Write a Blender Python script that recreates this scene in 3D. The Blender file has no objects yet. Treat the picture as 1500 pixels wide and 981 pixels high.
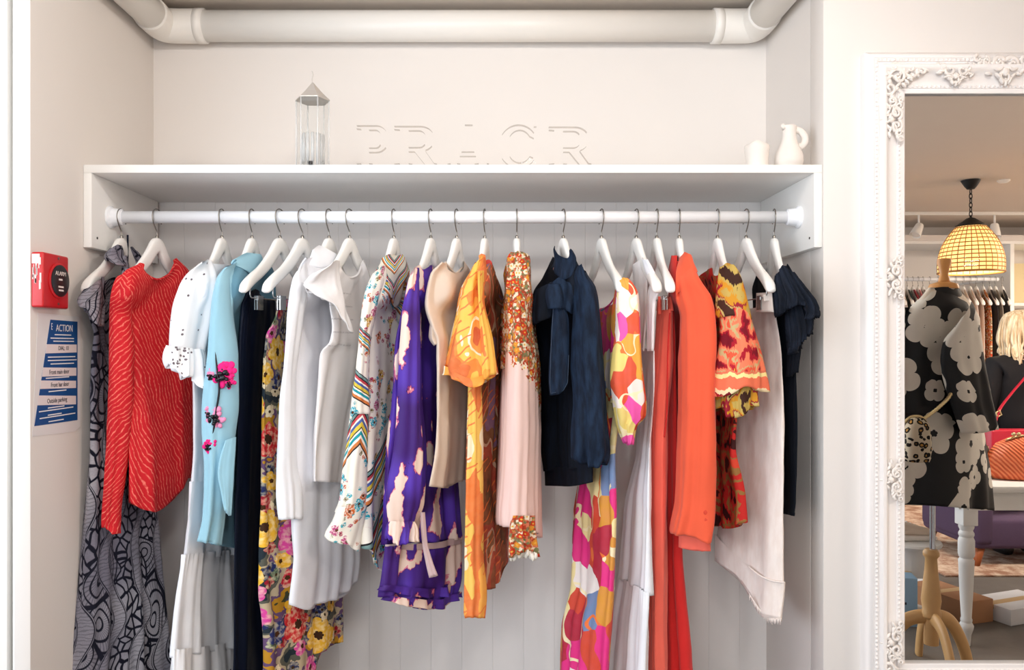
EXPOSURE = 0.03
def LIGHTS_():
    W_, N_, C_ = (1.0, .86, .72), (1.0, .95, .90), (.82, .91, 1.0)
    return [
        ('spot_key', (0.95, 1.25, 2.5), .12, 9, N_, dict(target=(-.3, 2.9, 1.5))),
        ('spot_left', (-.75, 1.25, 2.55), .12, 4, N_, dict(target=(-.9, 2.8, 1.2))),
        ('spot_middle', (0.25, -.1, 2.56), .15, 9, N_, dict(target=(-.1, 2.7, 1.3))),
        ('fill_ceiling_near', (0.0, -.5, 2.6), 1.8, 17, N_, dict()),  # added broad fill lamp just behind the camera
        ('fill_ceiling_far', (-.6, -2.2, 2.61), 1.6, 26, N_, dict()),  # added soft fill lamp deeper in the room
        ('fill_ceiling_side', (2.9, 1.25, 2.6), .9, 60, W_, dict(target=(3.3, -.2, 0), spread=2.2)),  # added fill for the part of the shop the mirror reflects
        ('fill_ceiling_right', (5.9, -.6, 2.61), 1.2, 170, W_, dict()),  # added out of view to brighten the reflected room
        ('daylight_window', (-2.55, -.4, 1.45), 3.6, 95, C_, dict(target=(2, .6, 1.2), size_y=1.7)),
        ('fill_front', (-.9, -3.30, 1.3), 2.8, 70, C_, dict(target=(-.6, 2.6, 1.0), size_y=1.8)),  # added frontal fill for the lower parts of the clothes
    ]
LIGHTS = LIGHTS_()
import bpy, bmesh, math, random
import numpy as np
from mathutils import Vector, Matrix, noise as mnoise

sc = bpy.context.scene
COL = sc.collection
F, CX, CY, CZ = 1136.0, 722.0, 508.0, 1.35      # focal length in pixels, vanishing point, eye height
GLASS_Y = 2.44                                   # plane of the mirror glass
PI = math.pi

def W(px, py, Y):
    return Vector(((px - CX) * Y / F, Y, CZ + (CY - py) * Y / F))

def V(px, py, d):
    """a point seen in the mirror at path length d, in its real place in the room"""
    return Vector(((px - CX) * d / F, 2 * GLASS_Y - d, CZ + (CY - py) * d / F))

def lin(c):
    return c / 12.92 if c <= 0.04045 else ((c + 0.055) / 1.055) ** 2.4

def rgb(r, g=None, b=None):
    if g is None:
        h = r.lstrip('#'); r, g, b = int(h[0:2], 16), int(h[2:4], 16), int(h[4:6], 16)
    return (lin(r / 255), lin(g / 255), lin(b / 255), 1.0)

# ------------------------------------------------------------------ materials
class Mat:
    def __init__(s, name, rough=0.75, spec=0.3, metal=0.0, sheen=0.0):
        s.m = bpy.data.materials.new(name); s.m.use_nodes = True
        s.t = s.m.node_tree; s.n = s.t.nodes
        s.b = s.n.get('Principled BSDF')
        s.b.inputs['Roughness'].default_value = rough
        s.b.inputs['Specular IOR Level'].default_value = spec
        s.b.inputs['Metallic'].default_value = metal
        if sheen:
            s.b.inputs['Sheen Weight'].default_value = sheen
    def put(s, sock, val):
        if isinstance(val, bpy.types.NodeSocket): s.t.links.new(val, sock)
        elif val is not None: sock.default_value = val
    def node(s, typ, **kw):
        n = s.n.new(typ)
        for k, v in kw.items(): setattr(n, k, v)
        return n
    def uv(s):
        return s.node('ShaderNodeUVMap').outputs[0]
    def obj(s):
        return s.node('ShaderNodeTexCoord').outputs['Object']
    def gen(s):
        return s.node('ShaderNodeTexCoord').outputs['Generated']
    def map(s, vec, scale=(1, 1, 1), rot=0.0, loc=(0, 0, 0)):
        n = s.node('ShaderNodeMapping')
        s.put(n.inputs['Vector'], vec)
        n.inputs['Scale'].default_value = scale
        n.inputs['Rotation'].default_value = (0, 0, rot)
        n.inputs['Location'].default_value = loc
        return n.outputs[0]
    def noise(s, vec, scale, detail=2.0, rough=0.5, dist=0.0):
        n = s.node('ShaderNodeTexNoise')
        s.put(n.inputs['Vector'], vec); n.inputs['Scale'].default_value = scale
        n.inputs['Detail'].default_value = detail; n.inputs['Roughness'].default_value = rough
        n.inputs['Distortion'].default_value = dist
        return n.outputs[0]
    def noisec(s, vec, scale, detail=2.0):
        n = s.node('ShaderNodeTexNoise')
        s.put(n.inputs['Vector'], vec); n.inputs['Scale'].default_value = scale
        n.inputs['Detail'].default_value = detail
        return n.outputs[1]
    def warp(s, vec, scale, amount, detail=2.0):
        c = s.noisec(vec, scale, detail)
        a = s.vm('SUBTRACT', c, (0.5, 0.5, 0.5)); a = s.vm('SCALE', a, None, amount)
        return s.vm('ADD', vec, a)
    def vm(s, op, a, b=None, scale=None):
        n = s.node('ShaderNodeVectorMath', operation=op)
        s.put(n.inputs[0], a)
        if b is not None: s.put(n.inputs[1], b)
        if scale is not None: s.put(n.inputs['Scale'], scale)
        return n.outputs['Value'] if op in ('LENGTH', 'DISTANCE', 'DOT_PRODUCT') else n.outputs[0]
    def vor(s, vec, scale, feature='F1', rand=1.0, dims='2D'):
        n = s.node('ShaderNodeTexVoronoi', feature=feature, voronoi_dimensions=dims)
        s.put(n.inputs['Vector'], vec); n.inputs['Scale'].default_value = scale
        n.inputs['Randomness'].default_value = rand
        return n
    def f(s, op, a, b=None, c=None):
        n = s.node('ShaderNodeMath', operation=op)
        s.put(n.inputs[0], a)
        if b is not None: s.put(n.inputs[1], b)
        if c is not None: s.put(n.inputs[2], c)
        return n.outputs[0]
    def sep(s, vec):
        n = s.node('ShaderNodeSeparateXYZ'); s.put(n.inputs[0], vec)
        return n.outputs[0], n.outputs[1], n.outputs[2]
    def ramp(s, fac, stops, interp='LINEAR'):
        n = s.node('ShaderNodeValToRGB'); s.put(n.inputs[0], fac)
        r = n.color_ramp; r.interpolation = interp
        while len(r.elements) < len(stops): r.elements.new(0.5)
        for e, (p, c) in zip(r.elements, stops):
            e.position = p; e.color = c if len(c) == 4 else (*c, 1)
        return n.outputs[0]
    def step(s, a, b):                      # 1 where a > b
        return s.f('GREATER_THAN', a, b)
    def smooth(s, a, lo, hi):
        n = s.node('ShaderNodeMapRange', interpolation_type='SMOOTHSTEP')
        s.put(n.inputs['Value'], a); n.inputs['From Min'].default_value = lo; n.inputs['From Max'].default_value = hi
        return n.outputs[0]
    def mix(s, fac, a, b):
        n = s.node('ShaderNodeMix', data_type='RGBA')
        s.put(n.inputs[0], fac); s.put(n.inputs[6], a); s.put(n.inputs[7], b)
        return n.outputs[2]
    def color(s, c):
        s.put(s.b.inputs['Base Color'], c); return s
    def bump(s, h, strength=0.3, dist=0.002):
        n = s.node('ShaderNodeBump'); s.put(n.inputs['Height'], h)
        n.inputs['Strength'].default_value = strength; n.inputs['Distance'].default_value = dist
        s.t.links.new(n.outputs[0], s.b.inputs['Normal']); return s
    def flower(s, vec, scale, R, n=5, depth=0.35, rand=1.0, stretch=None):
        """petalled flowers scattered over the cloth; returns (mask, radius 0..1, random colour)"""
        v = s.vor(vec, scale, rand=rand)
        loc = s.vm('SUBTRACT', vec, v.outputs['Position'])
        x, y, _ = s.sep(loc)
        r = s.f('SQRT', s.f('ADD', s.f('MULTIPLY', x, x), s.f('MULTIPLY', y, y)))
        a = s.f('ARCTAN2', y, x)
        cr, cg, cb = s.sep(v.outputs['Color'])
        a = s.f('ADD', s.f('MULTIPLY', a, float(n) / 2), s.f('MULTIPLY', cr, 6.28))
        pet = s.f('ADD', s.f('MULTIPLY', s.f('POWER', s.f('ABSOLUTE', s.f('COSINE', a)), .55), depth), 1.0 - depth)
        rr = s.f('DIVIDE', r, s.f('MULTIPLY', pet, R / scale))
        return s.f('LESS_THAN', rr, 1.0), rr, (cr, cg, cb)

def cloth(name, col, rough=0.85, weave=900, bump=0.15, sheen=0.15, var=0.06):
    m = Mat(name, rough, 0.15, sheen=sheen)
    uv = m.uv()
    n = m.noise(uv, 9.0, 4.0)
    c2 = tuple(max(0, x * (1 - var * 2.5)) for x in col[:3]) + (1,)
    m.color(m.mix(n, c2, col))
    m.bump(m.noise(m.map(uv, (1, 1, 1)), weave, 2.0), bump, 0.001)
    return m.m

def plain(name, col, rough=0.6, spec=0.3, metal=0.0, nvar=0.03, nscale=6.0, bump=0.0, bscale=120.0):
    m = Mat(name, rough, spec, metal)
    o = m.obj()
    c2 = tuple(x * (1 - nvar) for x in col[:3]) + (1,)
    m.color(m.mix(m.noise(o, nscale, 3.0), c2, col))
    if bump: m.bump(m.noise(o, bscale, 3.0), bump, 0.002)
    return m.m

# ------------------------------------------------------------------ scene objects
def origin(o):
    p = o
    while p.parent is not None: p = p.parent
    return p.location.copy()

def tag(o, label=None, cat=None, group=None, kind=None):
    if label: o['label'] = label
    if cat: o['category'] = cat
    if group: o['group'] = group
    if kind: o['kind'] = kind
    return o

def thing(name, label, cat, loc, group=None, rot=0.0):
    o = bpy.data.objects.new(name, None); COL.objects.link(o)
    o.empty_display_size = 0.05
    o.location = loc; o.rotation_euler = (0, 0, rot)
    return tag(o, label, cat, group)

def build(name, verts, faces, mat, parent=None, smooth=True, uv=None, local=False, mats=None, fmat=None):
    me = bpy.data.meshes.new(name)
    verts = np.asarray(verts, dtype=float).reshape(-1, 3)
    off = np.zeros(3)
    if parent is not None and not local: off = np.array(origin(parent))
    me.from_pydata((verts - off).tolist(), [], [tuple(int(i) for i in f) for f in faces])
    if uv is not None:
        lay = me.uv_layers.new(name='UVMap')
        idx = np.zeros(len(me.loops), dtype=np.int32); me.loops.foreach_get('vertex_index', idx)
        lay.data.foreach_set('uv', np.asarray(uv, dtype=np.float32)[idx].ravel())
    for m in (mats or [mat]): me.materials.append(m)
    if fmat is not None: me.polygons.foreach_set('material_index', np.asarray(fmat, dtype=np.int32))
    me.polygons.foreach_set('use_smooth', [bool(smooth)] * len(me.polygons))
    me.update()
    o = bpy.data.objects.new(name, me); COL.objects.link(o)
    if parent is not None: o.parent = parent
    return o

def from_bm(name, bm, mat, parent=None, smooth=False, local=False, recalc=True):
    if recalc: bmesh.ops.recalc_face_normals(bm, faces=bm.faces[:])
    off = origin(parent) if (parent is not None and not local) else Vector()
    me = bpy.data.meshes.new(name)
    if off.length: bmesh.ops.translate(bm, verts=bm.verts[:], vec=-off)
    bm.to_mesh(me); bm.free()
    me.materials.append(mat)
    for p in me.polygons: p.use_smooth = smooth
    o = bpy.data.objects.new(name, me); COL.objects.link(o)
    if parent is not None: o.parent = parent
    return o

def smooth_by_angle(o, deg=35):
    me = o.data
    me.polygons.foreach_set('use_smooth', [True] * len(me.polygons))
    bm = bmesh.new(); bm.from_mesh(me)
    for e in bm.edges:
        if len(e.link_faces) == 2: e.smooth = e.calc_face_angle(0) < math.radians(deg)
    bm.to_mesh(me); bm.free()
    return o

def bm_box(bm, x0, x1, y0, y1, z0, z1, bevel=0.0, mat=None, seg=2):
    r = bmesh.ops.create_cube(bm, size=1.0)
    vs = r['verts']
    for v in vs:
        v.co = Vector((x0 + (v.co.x + .5) * (x1 - x0), y0 + (v.co.y + .5) * (y1 - y0), z0 + (v.co.z + .5) * (z1 - z0)))
    if mat is not None: bmesh.ops.transform(bm, matrix=mat, verts=vs)
    if bevel > 0:
        es = list({e for v in vs for e in v.link_edges})
        bmesh.ops.bevel(bm, geom=es, offset=bevel, segments=seg, profile=0.5, affect='EDGES')

def box(name, x0, x1, y0, y1, z0, z1, mat, parent=None, bevel=0.002, local=False):
    bm = bmesh.new(); bm_box(bm, x0, x1, y0, y1, z0, z1, bevel)
    return smooth_by_angle(from_bm(name, bm, mat, parent, local=local))

def lathe_vf(profile, c=(0, 0, 0), n=40, axis='z'):
    """profile: list of (radius, height)"""
    vs, fs = [], []
    m = len(profile)
    for i, (r, h) in enumerate(profile):
        for j in range(n):
            a = 2 * PI * j / n
            x, y, z = r * math.cos(a), r * math.sin(a), h
            if axis == 'x': x, y, z = h, r * math.cos(a), r * math.sin(a)
            if axis == 'y': x, y, z = r * math.cos(a), h, r * math.sin(a)
            vs.append((c[0] + x, c[1] + y, c[2] + z))
    for i in range(m - 1):
        for j in range(n):
            k = (j + 1) % n
            fs.append((i * n + j, i * n + k, (i + 1) * n + k, (i + 1) * n + j))
    fs.append(tuple(range(n - 1, -1, -1))); fs.append(tuple((m - 1) * n + j for j in range(n)))
    return vs, fs

def lathe(name, profile, c, mat, parent=None, n=40, axis='z', local=False, angle=40):
    vs, fs = lathe_vf(profile, c, n, axis)
    o = build(name, vs, fs, mat, parent, local=local)
    return smooth_by_angle(o, angle)

def pipe_vf(pts, rad, n=8, closed=False, flat=None):
    """round wire through pts; rad a number or a list; flat=(a,b) squashes the section"""
    P = [Vector(p) for p in pts]; m = len(P)
    R = [rad] * m if not hasattr(rad, '__len__') else list(rad)
    vs, fs = [], []
    T = []
    for i in range(m):
        a = P[(i - 1) % m] if (closed or i > 0) else P[i]
        b = P[(i + 1) % m] if (closed or i < m - 1) else P[i]
        t = (b - a); T.append(t.normalized() if t.length > 1e-9 else Vector((0, 0, 1)))
    up = Vector((0, 0, 1)) if abs(T[0].z) < .9 else Vector((0, 1, 0))
    nrm = (up - T[0] * up.dot(T[0])).normalized()
    fa, fb = flat or (1, 1)
    for i in range(m):
        nrm = (nrm - T[i] * nrm.dot(T[i]))
        nrm = nrm.normalized() if nrm.length > 1e-6 else T[i].orthogonal().normalized()
        bi = T[i].cross(nrm)
        for j in range(n):
            a = 2 * PI * j / n
            vs.append(P[i] + nrm * (math.cos(a) * R[i] * fa) + bi * (math.sin(a) * R[i] * fb))
    for i in range(m if closed else m - 1):
        i2 = (i + 1) % m
        for j in range(n):
            k = (j + 1) % n
            fs.append((i * n + j, i * n + k, i2 * n + k, i2 * n + j))
    if not closed:
        fs.append(tuple(range(n - 1, -1, -1))); fs.append(tuple((m - 1) * n + j for j in range(n)))
    return vs, fs

def pipe(name, pts, rad, mat, parent=None, n=8, closed=False, flat=None, local=False):
    vs, fs = pipe_vf(pts, rad, n, closed, flat)
    r_ = max(rad) if hasattr(rad, '__len__') else rad
    cum, uv = 0.0, []
    for i in range(len(pts)):
        if i: cum += (Vector(pts[i]) - Vector(pts[i - 1])).length
        uv += [(r_ * 3 * abs(2 * j / n - 1), cum) for j in range(n)]
    return build(name, vs, fs, mat, parent, local=local, uv=uv)

class MB:
    """collects several shapes into ONE mesh"""
    def __init__(s): s.v, s.f = [], []
    def add(s, vf):
        k = len(s.v); s.v += [tuple(p) for p in vf[0]]; s.f += [tuple(i + k for i in f) for f in vf[1]]; return s
    def build(s, name, mat, parent=None, smooth=True, local=False): return build(name, s.v, s.f, mat, parent, smooth, local=local)

def blob_vf(c, r, n=10, m=7, rot=None):
    vs, fs = [], []
    c = Vector(c)
    for i in range(m + 1):
        a = PI * i / m
        for j in range(n):
            b = 2 * PI * j / n
            p = Vector((r[0] * math.sin(a) * math.cos(b), r[1] * math.sin(a) * math.sin(b), r[2] * math.cos(a)))
            if rot is not None: p = rot @ p
            vs.append(c + p)
    for i in range(m):
        for j in range(n):
            k = (j + 1) % n
            fs.append((i * n + j, i * n + k, (i + 1) * n + k, (i + 1) * n + j))
    return vs, fs

def catmull(pts, per=8, closed=False):
    P = [Vector(p) for p in pts]; out = []; m = len(P)
    for i in range(m if closed else m - 1):
        p0 = P[(i - 1) % m] if (closed or i > 0) else P[i]
        p1, p2 = P[i], P[(i + 1) % m]
        p3 = P[(i + 2) % m] if (closed or i < m - 2) else p2
        for q in range(per):
            t = q / per
            out.append(0.5 * ((2 * p1) + (p2 - p0) * t + (2 * p0 - 5 * p1 + 4 * p2 - p3) * t * t + (3 * p1 - p0 - 3 * p2 + p3) * t ** 3))
    if not closed: out.append(P[-1])
    return out

HUG = {}
# ------------------------------------------------------------------ cloth shapes
def pchip(pts):
    """smooth monotone curve through (x, y) points"""
    if not hasattr(pts, '__len__'): return lambda q: np.full(np.shape(q), float(pts))
    pts = sorted(pts); x = np.array([p[0] for p in pts], float); y = np.array([p[1] for p in pts], float)
    if len(x) == 1: return lambda q: np.full(np.shape(q), y[0])
    h = np.diff(x); d = np.diff(y) / h
    m = np.zeros_like(y); m[0], m[-1] = d[0], d[-1]
    for i in range(1, len(x) - 1):
        if d[i - 1] * d[i] > 0:
            w1, w2 = 2 * h[i] + h[i - 1], h[i] + 2 * h[i - 1]
            m[i] = (w1 + w2) / (w1 / d[i - 1] + w2 / d[i])
    def g(q):
        q = np.clip(np.asarray(q, float), x[0], x[-1])
        i = np.clip(np.searchsorted(x, q) - 1, 0, len(h) - 1)
        t = (q - x[i]) / h[i]
        return ((1 + 2 * t) * (1 - t) ** 2 * y[i] + t * (1 - t) ** 2 * h[i] * m[i] + t * t * (3 - 2 * t) * y[i + 1] + t * t * (t - 1) * h[i] * m[i + 1])
    return g

def tube(name, parent, mat, L, R, top, bot, Y=2.58, D=0.1, b=0.04, s=1, nu=96, nv=None, p=0.85,
         fold=(5, 0.002, 0.008), seed=1, wr=0.0032, wrs=(13, 5), mirror=False, gather=0.0, flare=0.0, drift=1.1, cap=False, sharp=0.35, hug='auto'):
    """A hollow length of cloth.  L and R: left and right edge against height, top and bot: the upper and lower
    edge against c (-1 left .. 1 right), Y: distance of its middle, D: how much nearer the left (s=1) or right
    (s=-1) edge hangs, b: half its thickness, fold: number and depth of folds at the top and bottom."""
    rnd = random.Random(seed)
    fL, fR, ft, fb, fY, fD, fB = pchip(L), pchip(R), pchip(top), pchip(bot), pchip(Y), pchip(D), pchip(b)
    th = -PI / 2 + 2 * PI * np.arange(nu + 1) / nu
    cs, sn = np.cos(th), np.sin(th)
    c = np.sign(cs) * np.abs(cs) ** p; q = np.sign(sn) * np.abs(sn) ** p
    yt, yb = ft(c), fb(c)
    if nv is None: nv = int(min(150, max(14, (yb.max() - yt.min()) / 4.0)))
    v = np.linspace(0, 1, nv)[:, None]
    y = yt[None, :] + (yb - yt)[None, :] * v
    l, r = fL(y), fR(y)
    px = (l + r) / 2 + (r - l) / 2 * c[None, :]
    dep = fY(y) + s * fD(y) * c[None, :] - fB(y) * q[None, :]
    H = HUG.get(parent.name) if parent is not None else None
    if H is not None and hug is not None:
        # the cloth lies over the arms of its hanger
        mg = .004 if hug == 'auto' else hug
        fr = np.clip((q + .3) / .4, 0, 1)[None, :]
        best = np.zeros_like(dep)
        rows = np.where(y.min(axis=1) < H[:, 1].max() + 30)[0]
        for i in rows:
            dd = np.hypot(px[i][:, None] - H[None, :, 0], y[i][:, None] - H[None, :, 1])
            w8 = np.clip((34 - dd) / 25, 0, 1); w8 = w8 * w8 * (3 - 2 * w8)
            best[i] = np.max(np.clip(dep[i][:, None] - (H[None, :, 2] - mg), 0, .25) * w8, axis=1)
        dep = dep - best * fr
    P = np.stack([(px - CX) * dep / F, (2 * GLASS_Y - dep) if mirror else dep, CZ + (CY - y) * dep / F], axis=-1)
    # arc length across, for the weave and the prints
    seg = np.linalg.norm(np.diff(P[:, :, :2], axis=1), axis=2)
    arc = np.concatenate([np.zeros((nv, 1)), np.cumsum(seg, axis=1)], axis=1)
    U = arc - arc[:, nu // 2:nu // 2 + 1]
    UV = np.stack([U, P[:, :, 2]], axis=-1)
    tj = np.roll(P[:, :-1], -1, axis=1) - np.roll(P[:, :-1], 1, axis=1); tj = np.concatenate([tj, tj[:, :1]], axis=1)
    ti = np.gradient(P, axis=0)
    nr = np.cross(ti, tj); ln = np.linalg.norm(nr, axis=2, keepdims=True); nr = nr / np.maximum(ln, 1e-9)
    cen = P[:, :-1].mean(axis=1, keepdims=True)
    sg = np.sign(((P - cen) * nr).sum(axis=(1, 2), keepdims=True)); sg[sg == 0] = 1
    nr = nr * np.sign(sg.sum())
    perim = np.maximum(arc[:, -1:], 1e-6); a01 = arc / perim
    n, f0, f1 = fold
    amp = f0 + (f1 - f0) * v ** 1.1
    ph = [rnd.uniform(0, 6.28) for _ in range(6)]
    zz = P[:, :, 2]
    w = 2 * PI * a01
    d = np.zeros_like(a01)
    dr = drift * np.sin(zz * 3.1 + ph[5])
    for k, (mult, wt) in enumerate(((1, 1.0), (2, .45), (3, .22))):
        nn = max(1, round(n * mult) + (k == 1))
        g = np.cos(nn * w + ph[k] + dr * (1 + .5 * k))
        if k == 0 and sharp: g = g * (1 - sharp) + sharp * (2 * np.abs(np.cos((nn * w + ph[k] + dr) / 2)) ** .7 - 1)
        d += wt * g
    mo = rnd.uniform(0, 40)
    md = np.array([[mnoise.noise((math.cos(w[i, j]) * 1.3 + mo, math.sin(w[i, j]) * 1.3, zz[i, j] * 2.2)) for j in range(nu + 1)] for i in range(nv)])
    d = d * amp * np.clip(.85 + 1.3 * md, .15, 1.9)
    if gather: d += gather * np.cos(round(n * 5) * w + ph[3] + 3 * np.sin(6 * w)) * np.exp(-v * 7)
    if flare: d += flare * np.cos(round(n * 2.5) * w + ph[4]) * np.clip((v - .8) * 5, 0, 1)
    if wr:
        sx, sz = wrs; o = rnd.uniform(0, 50)
        wn = np.empty_like(d)
        for i in range(nv):
            for j in range(nu + 1):
                X, YY, Z = P[i, j]
                wn[i, j] = mnoise.noise((X * sx + o, YY * sx, Z * sz)) + .5 * mnoise.noise((X * sx * 2.3 + Z * 9 + o, YY * sx * 2.3, Z * sz * 2.6))
        d += wr * wn
    d[:, -1] = d[:, 0]
    P = P + nr * d[:, :, None]
    # turned-up hem inside
    cenb = P[-1, :-1].mean(axis=0)
    inn = P[-1] - nr[-1] * 0.004
    up = P[-2 if nv > 2 else -1] - nr[-1] * 0.005; up[:, 2] = np.maximum(up[:, 2], P[-1][:, 2] + 0.01)
    P = np.concatenate([P, inn[None], up[None]], axis=0)
    UV = np.concatenate([UV, UV[-1:], UV[-2:-1]], axis=0)
    rows = nv + 2; cols = nu + 1
    i, j = np.meshgrid(np.arange(rows - 1), np.arange(nu), indexing='ij')
    a = (i * cols + j).ravel(); fc = np.stack([a, a + 1, a + cols + 1, a + cols], axis=-1)
    if mirror: fc = fc[:, ::-1]
    vs, uvs, faces = P.reshape(-1, 3), UV.reshape(-1, 2), fc.tolist()
    if cap:
        vs = np.concatenate([vs, P[0, :-1].mean(axis=0)[None]]); uvs = np.concatenate([uvs, uvs[:1]])
        faces += [(len(vs) - 1, jj + 1, jj) for jj in range(nu)]
    return build(name, vs, faces, mat, parent, True, uvs)

def slab(name, parent, mat, pts, Y, t=0.008, slope=0.0, mirror=False, bevel=0.002, sub=0, bulge=0.0):
    """a flat piece of cloth or board cut to an outline: pts in picture units at distance Y (number, or one per point)"""
    bm = bmesh.new()
    f_ = V if mirror else W
    Ys = Y if hasattr(Y, '__len__') else [Y] * len(pts)
    vs = [bm.verts.new(f_(x, y, yy)) for (x, y), yy in zip(pts, Ys)]
    fc = bm.faces.new(vs)
    bmesh.ops.recalc_face_normals(bm, faces=[fc])
    ext = bmesh.ops.extrude_face_region(bm, geom=[fc])
    nv = [g for g in ext['geom'] if isinstance(g, bmesh.types.BMVert)]
    bmesh.ops.translate(bm, verts=nv, vec=(0, -t if mirror else t, 0))
    bmesh.ops.recalc_face_normals(bm, faces=bm.faces[:])
    if bevel: bmesh.ops.bevel(bm, geom=bm.edges[:], offset=bevel, segments=2, profile=.5, affect='EDGES')
    bmesh.ops.triangulate(bm, faces=[f for f in bm.faces if len(f.verts) > 4])
    uvl = bm.loops.layers.uv.new('UVMap')
    for f in bm.faces:
        for lp in f.loops: lp[uvl].uv = (lp.vert.co.x, lp.vert.co.z)
    return smooth_by_angle(from_bm(name, bm, mat, parent), 50)
# ------------------------------------------------------------------ camera, view
cam_d = bpy.data.cameras.new('camera'); cam = bpy.data.objects.new('camera', cam_d); COL.objects.link(cam)
cam_d.sensor_fit = 'HORIZONTAL'; cam_d.sensor_width = 36.0; cam_d.lens = 36.0 * F / 1500.0
cam_d.shift_x = (750 - CX) / 1500.0; cam_d.shift_y = (CY - 490.5) / 1500.0
cam_d.clip_start = 0.05
cam.location = (0, 0, CZ); cam.rotation_euler = (PI / 2, 0, 0)
sc.camera = cam
sc.view_settings.view_transform = 'Standard'; sc.view_settings.look = 'None'
sc.view_settings.gamma = 1.0; sc.view_settings.use_curve_mapping = False
sc.view_settings.exposure = EXPOSURE
sc.cycles.use_denoising = True
sc.cycles.max_bounces = 8; sc.cycles.diffuse_bounces = 5; sc.cycles.glossy_bounces = 5
sc.cycles.transmission_bounces = 6; sc.cycles.transparent_max_bounces = 16
sc.cycles.caustics_reflective = False; sc.cycles.caustics_refractive = False
sc.cycles.sample_clamp_indirect = 6.0

wld = bpy.data.worlds.new('world'); sc.world = wld; wld.use_nodes = True
wld.node_tree.nodes['Background'].inputs[0].default_value = (0.75, 0.85, 1.0, 1)
wld.node_tree.nodes['Background'].inputs[1].default_value = 0.6

# ------------------------------------------------------------------ room shell
LX, RX, BY, FY_, CEIL = -1.30, 1.046, 2.97, 2.455, 2.63
ROOM_L, ROOM_R, ROOM_B = -2.6, 6.6, 2 * GLASS_Y - 8.3

m_wall = plain('painted wall', rgb(227, 221, 216), 0.8, 0.2, nvar=0.02, bump=0.05, bscale=60)
m_gloss = plain('white gloss paint', rgb(240, 239, 236), 0.45, 0.4, nvar=0.01)
m_pipe = plain('painted pipe', rgb(236, 232, 226), 0.35, 0.45, nvar=0.03, bump=0.06, bscale=30)
m_ceil = plain('painted ceiling', rgb(214, 203, 192), 0.85, 0.1, nvar=0.03)

def panelling():
    m = Mat('painted boards', 0.6, 0.3)
    x, y, z = m.sep(m.obj())
    fr = m.f('FRACT', m.f('DIVIDE', m.f('ADD', x, 10.03), 0.118))
    d = m.f('ABSOLUTE', m.f('SUBTRACT', fr, 0.5))
    g = m.smooth(d, 0.488, 0.5)
    n = m.noise(m.obj(), 5.0, 3.0)
    m.color(m.mix(n, rgb(222, 218, 215), rgb(232, 228, 225)))
    h = m.f('SUBTRACT', 1.0, g)
    m.bump(h, .5, 0.003)
    return m.m
m_boards = panelling()

def quad_wall(name, pts, mat):
    """a wall given by its room-side outline, with thickness away from the room"""
    o = build(name, pts, [tuple(range(len(pts)))], mat, smooth=False)
    tag(o, kind='structure'); return o

def solid(name, x0, x1, y0, y1, z0, z1, mat, bev=0.0):
    o = box(name, x0, x1, y0, y1, z0, z1, mat, bevel=bev); tag(o, kind='structure'); return o

T = 0.1
solid('wall_back', LX - T, RX + T, BY, BY + T, 1.93, CEIL + .05, m_wall)
solid('wall_back_lower', LX - T, RX + T, BY - 0.004, BY + T, 0, 1.93, m_boards)
solid('wall_left', LX - 0.046, LX, 2.18, BY + T, 0, CEIL + .05, m_wall, 0.003)
solid('wall_right', RX, RX + 0.3, FY_ + .1, BY + T, 0, CEIL + .05, m_wall)
solid('wall_front', RX, ROOM_R, FY_, FY_ + .1, 0, CEIL + .05, m_wall, 0.003)
solid('wall_side', ROOM_R, ROOM_R + T, ROOM_B, FY_ + T, 0, CEIL + .05, m_wall)
solid('wall_far', ROOM_L - T, ROOM_R + T, ROOM_B - T, ROOM_B, 0, CEIL + .05, m_wall)
solid('ceiling', ROOM_L - T, ROOM_R + T, ROOM_B - T, BY + T, CEIL, CEIL + .12, m_ceil)

# left of the alcove: the jamb, a recess and the bright white door
solid('trim_1', LX - 0.064, LX - 0.045, 2.20, 2.24, 0, CEIL, m_gloss, 0.004)
solid('door_1', LX - 0.95, LX - 0.072, 2.19, 2.235, 0, 2.45, m_gloss, 0.003)
solid('wall_left_front', ROOM_L - T, LX - 0.046, 2.24, 2.34, 0, CEIL, m_wall)
solid('wall_left_side', ROOM_L - T, ROOM_L, ROOM_B, 2.24, 0, 0.55, m_wall)
solid('wall_left_lintel', ROOM_L - T, ROOM_L, ROOM_B, 2.24, 2.4, CEIL, m_wall)
solid('wall_left_pier', ROOM_L - T, ROOM_L, ROOM_B, -2.4, 0.55, 2.4, m_wall)
solid('wall_left_pillar', ROOM_L - T, ROOM_L, 1.6, 2.24, 0.55, 2.4, m_wall)
wf = MB()
def bx_vf(x0, x1, y0, y1, z0, z1):
    v = [(x, y, z) for x in (x0, x1) for y in (y0, y1) for z in (z0, z1)]
    f = [(0, 1, 3, 2), (4, 6, 7, 5), (0, 4, 5, 1), (2, 3, 7, 6), (0, 2, 6, 4), (1, 5, 7, 3)]
    return v, f
for yy in (-2.4, -1.1, 0.2, 1.55): wf.add(bx_vf(ROOM_L - .08, ROOM_L - .01, yy, yy + .05, .55, 2.4))
for zz in (.55, 2.35): wf.add(bx_vf(ROOM_L - .08, ROOM_L - .01, -2.4, 1.6, zz, zz + .05))
tag(wf.build('window_1', m_gloss, smooth=False), kind='structure')
wf = MB()
for xx in (-2.3, -.95, .45): wf.add(bx_vf(xx, xx + .05, ROOM_B, ROOM_B + .05, .4, 2.25))
for zz in (.4, 2.2): wf.add(bx_vf(-2.3, .5, ROOM_B, ROOM_B + .05, zz, zz + .05))
tag(wf.build('fill_window_frame', m_gloss, smooth=False), kind='structure')  # added frame for the front fill lamp, on solid wall

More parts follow.
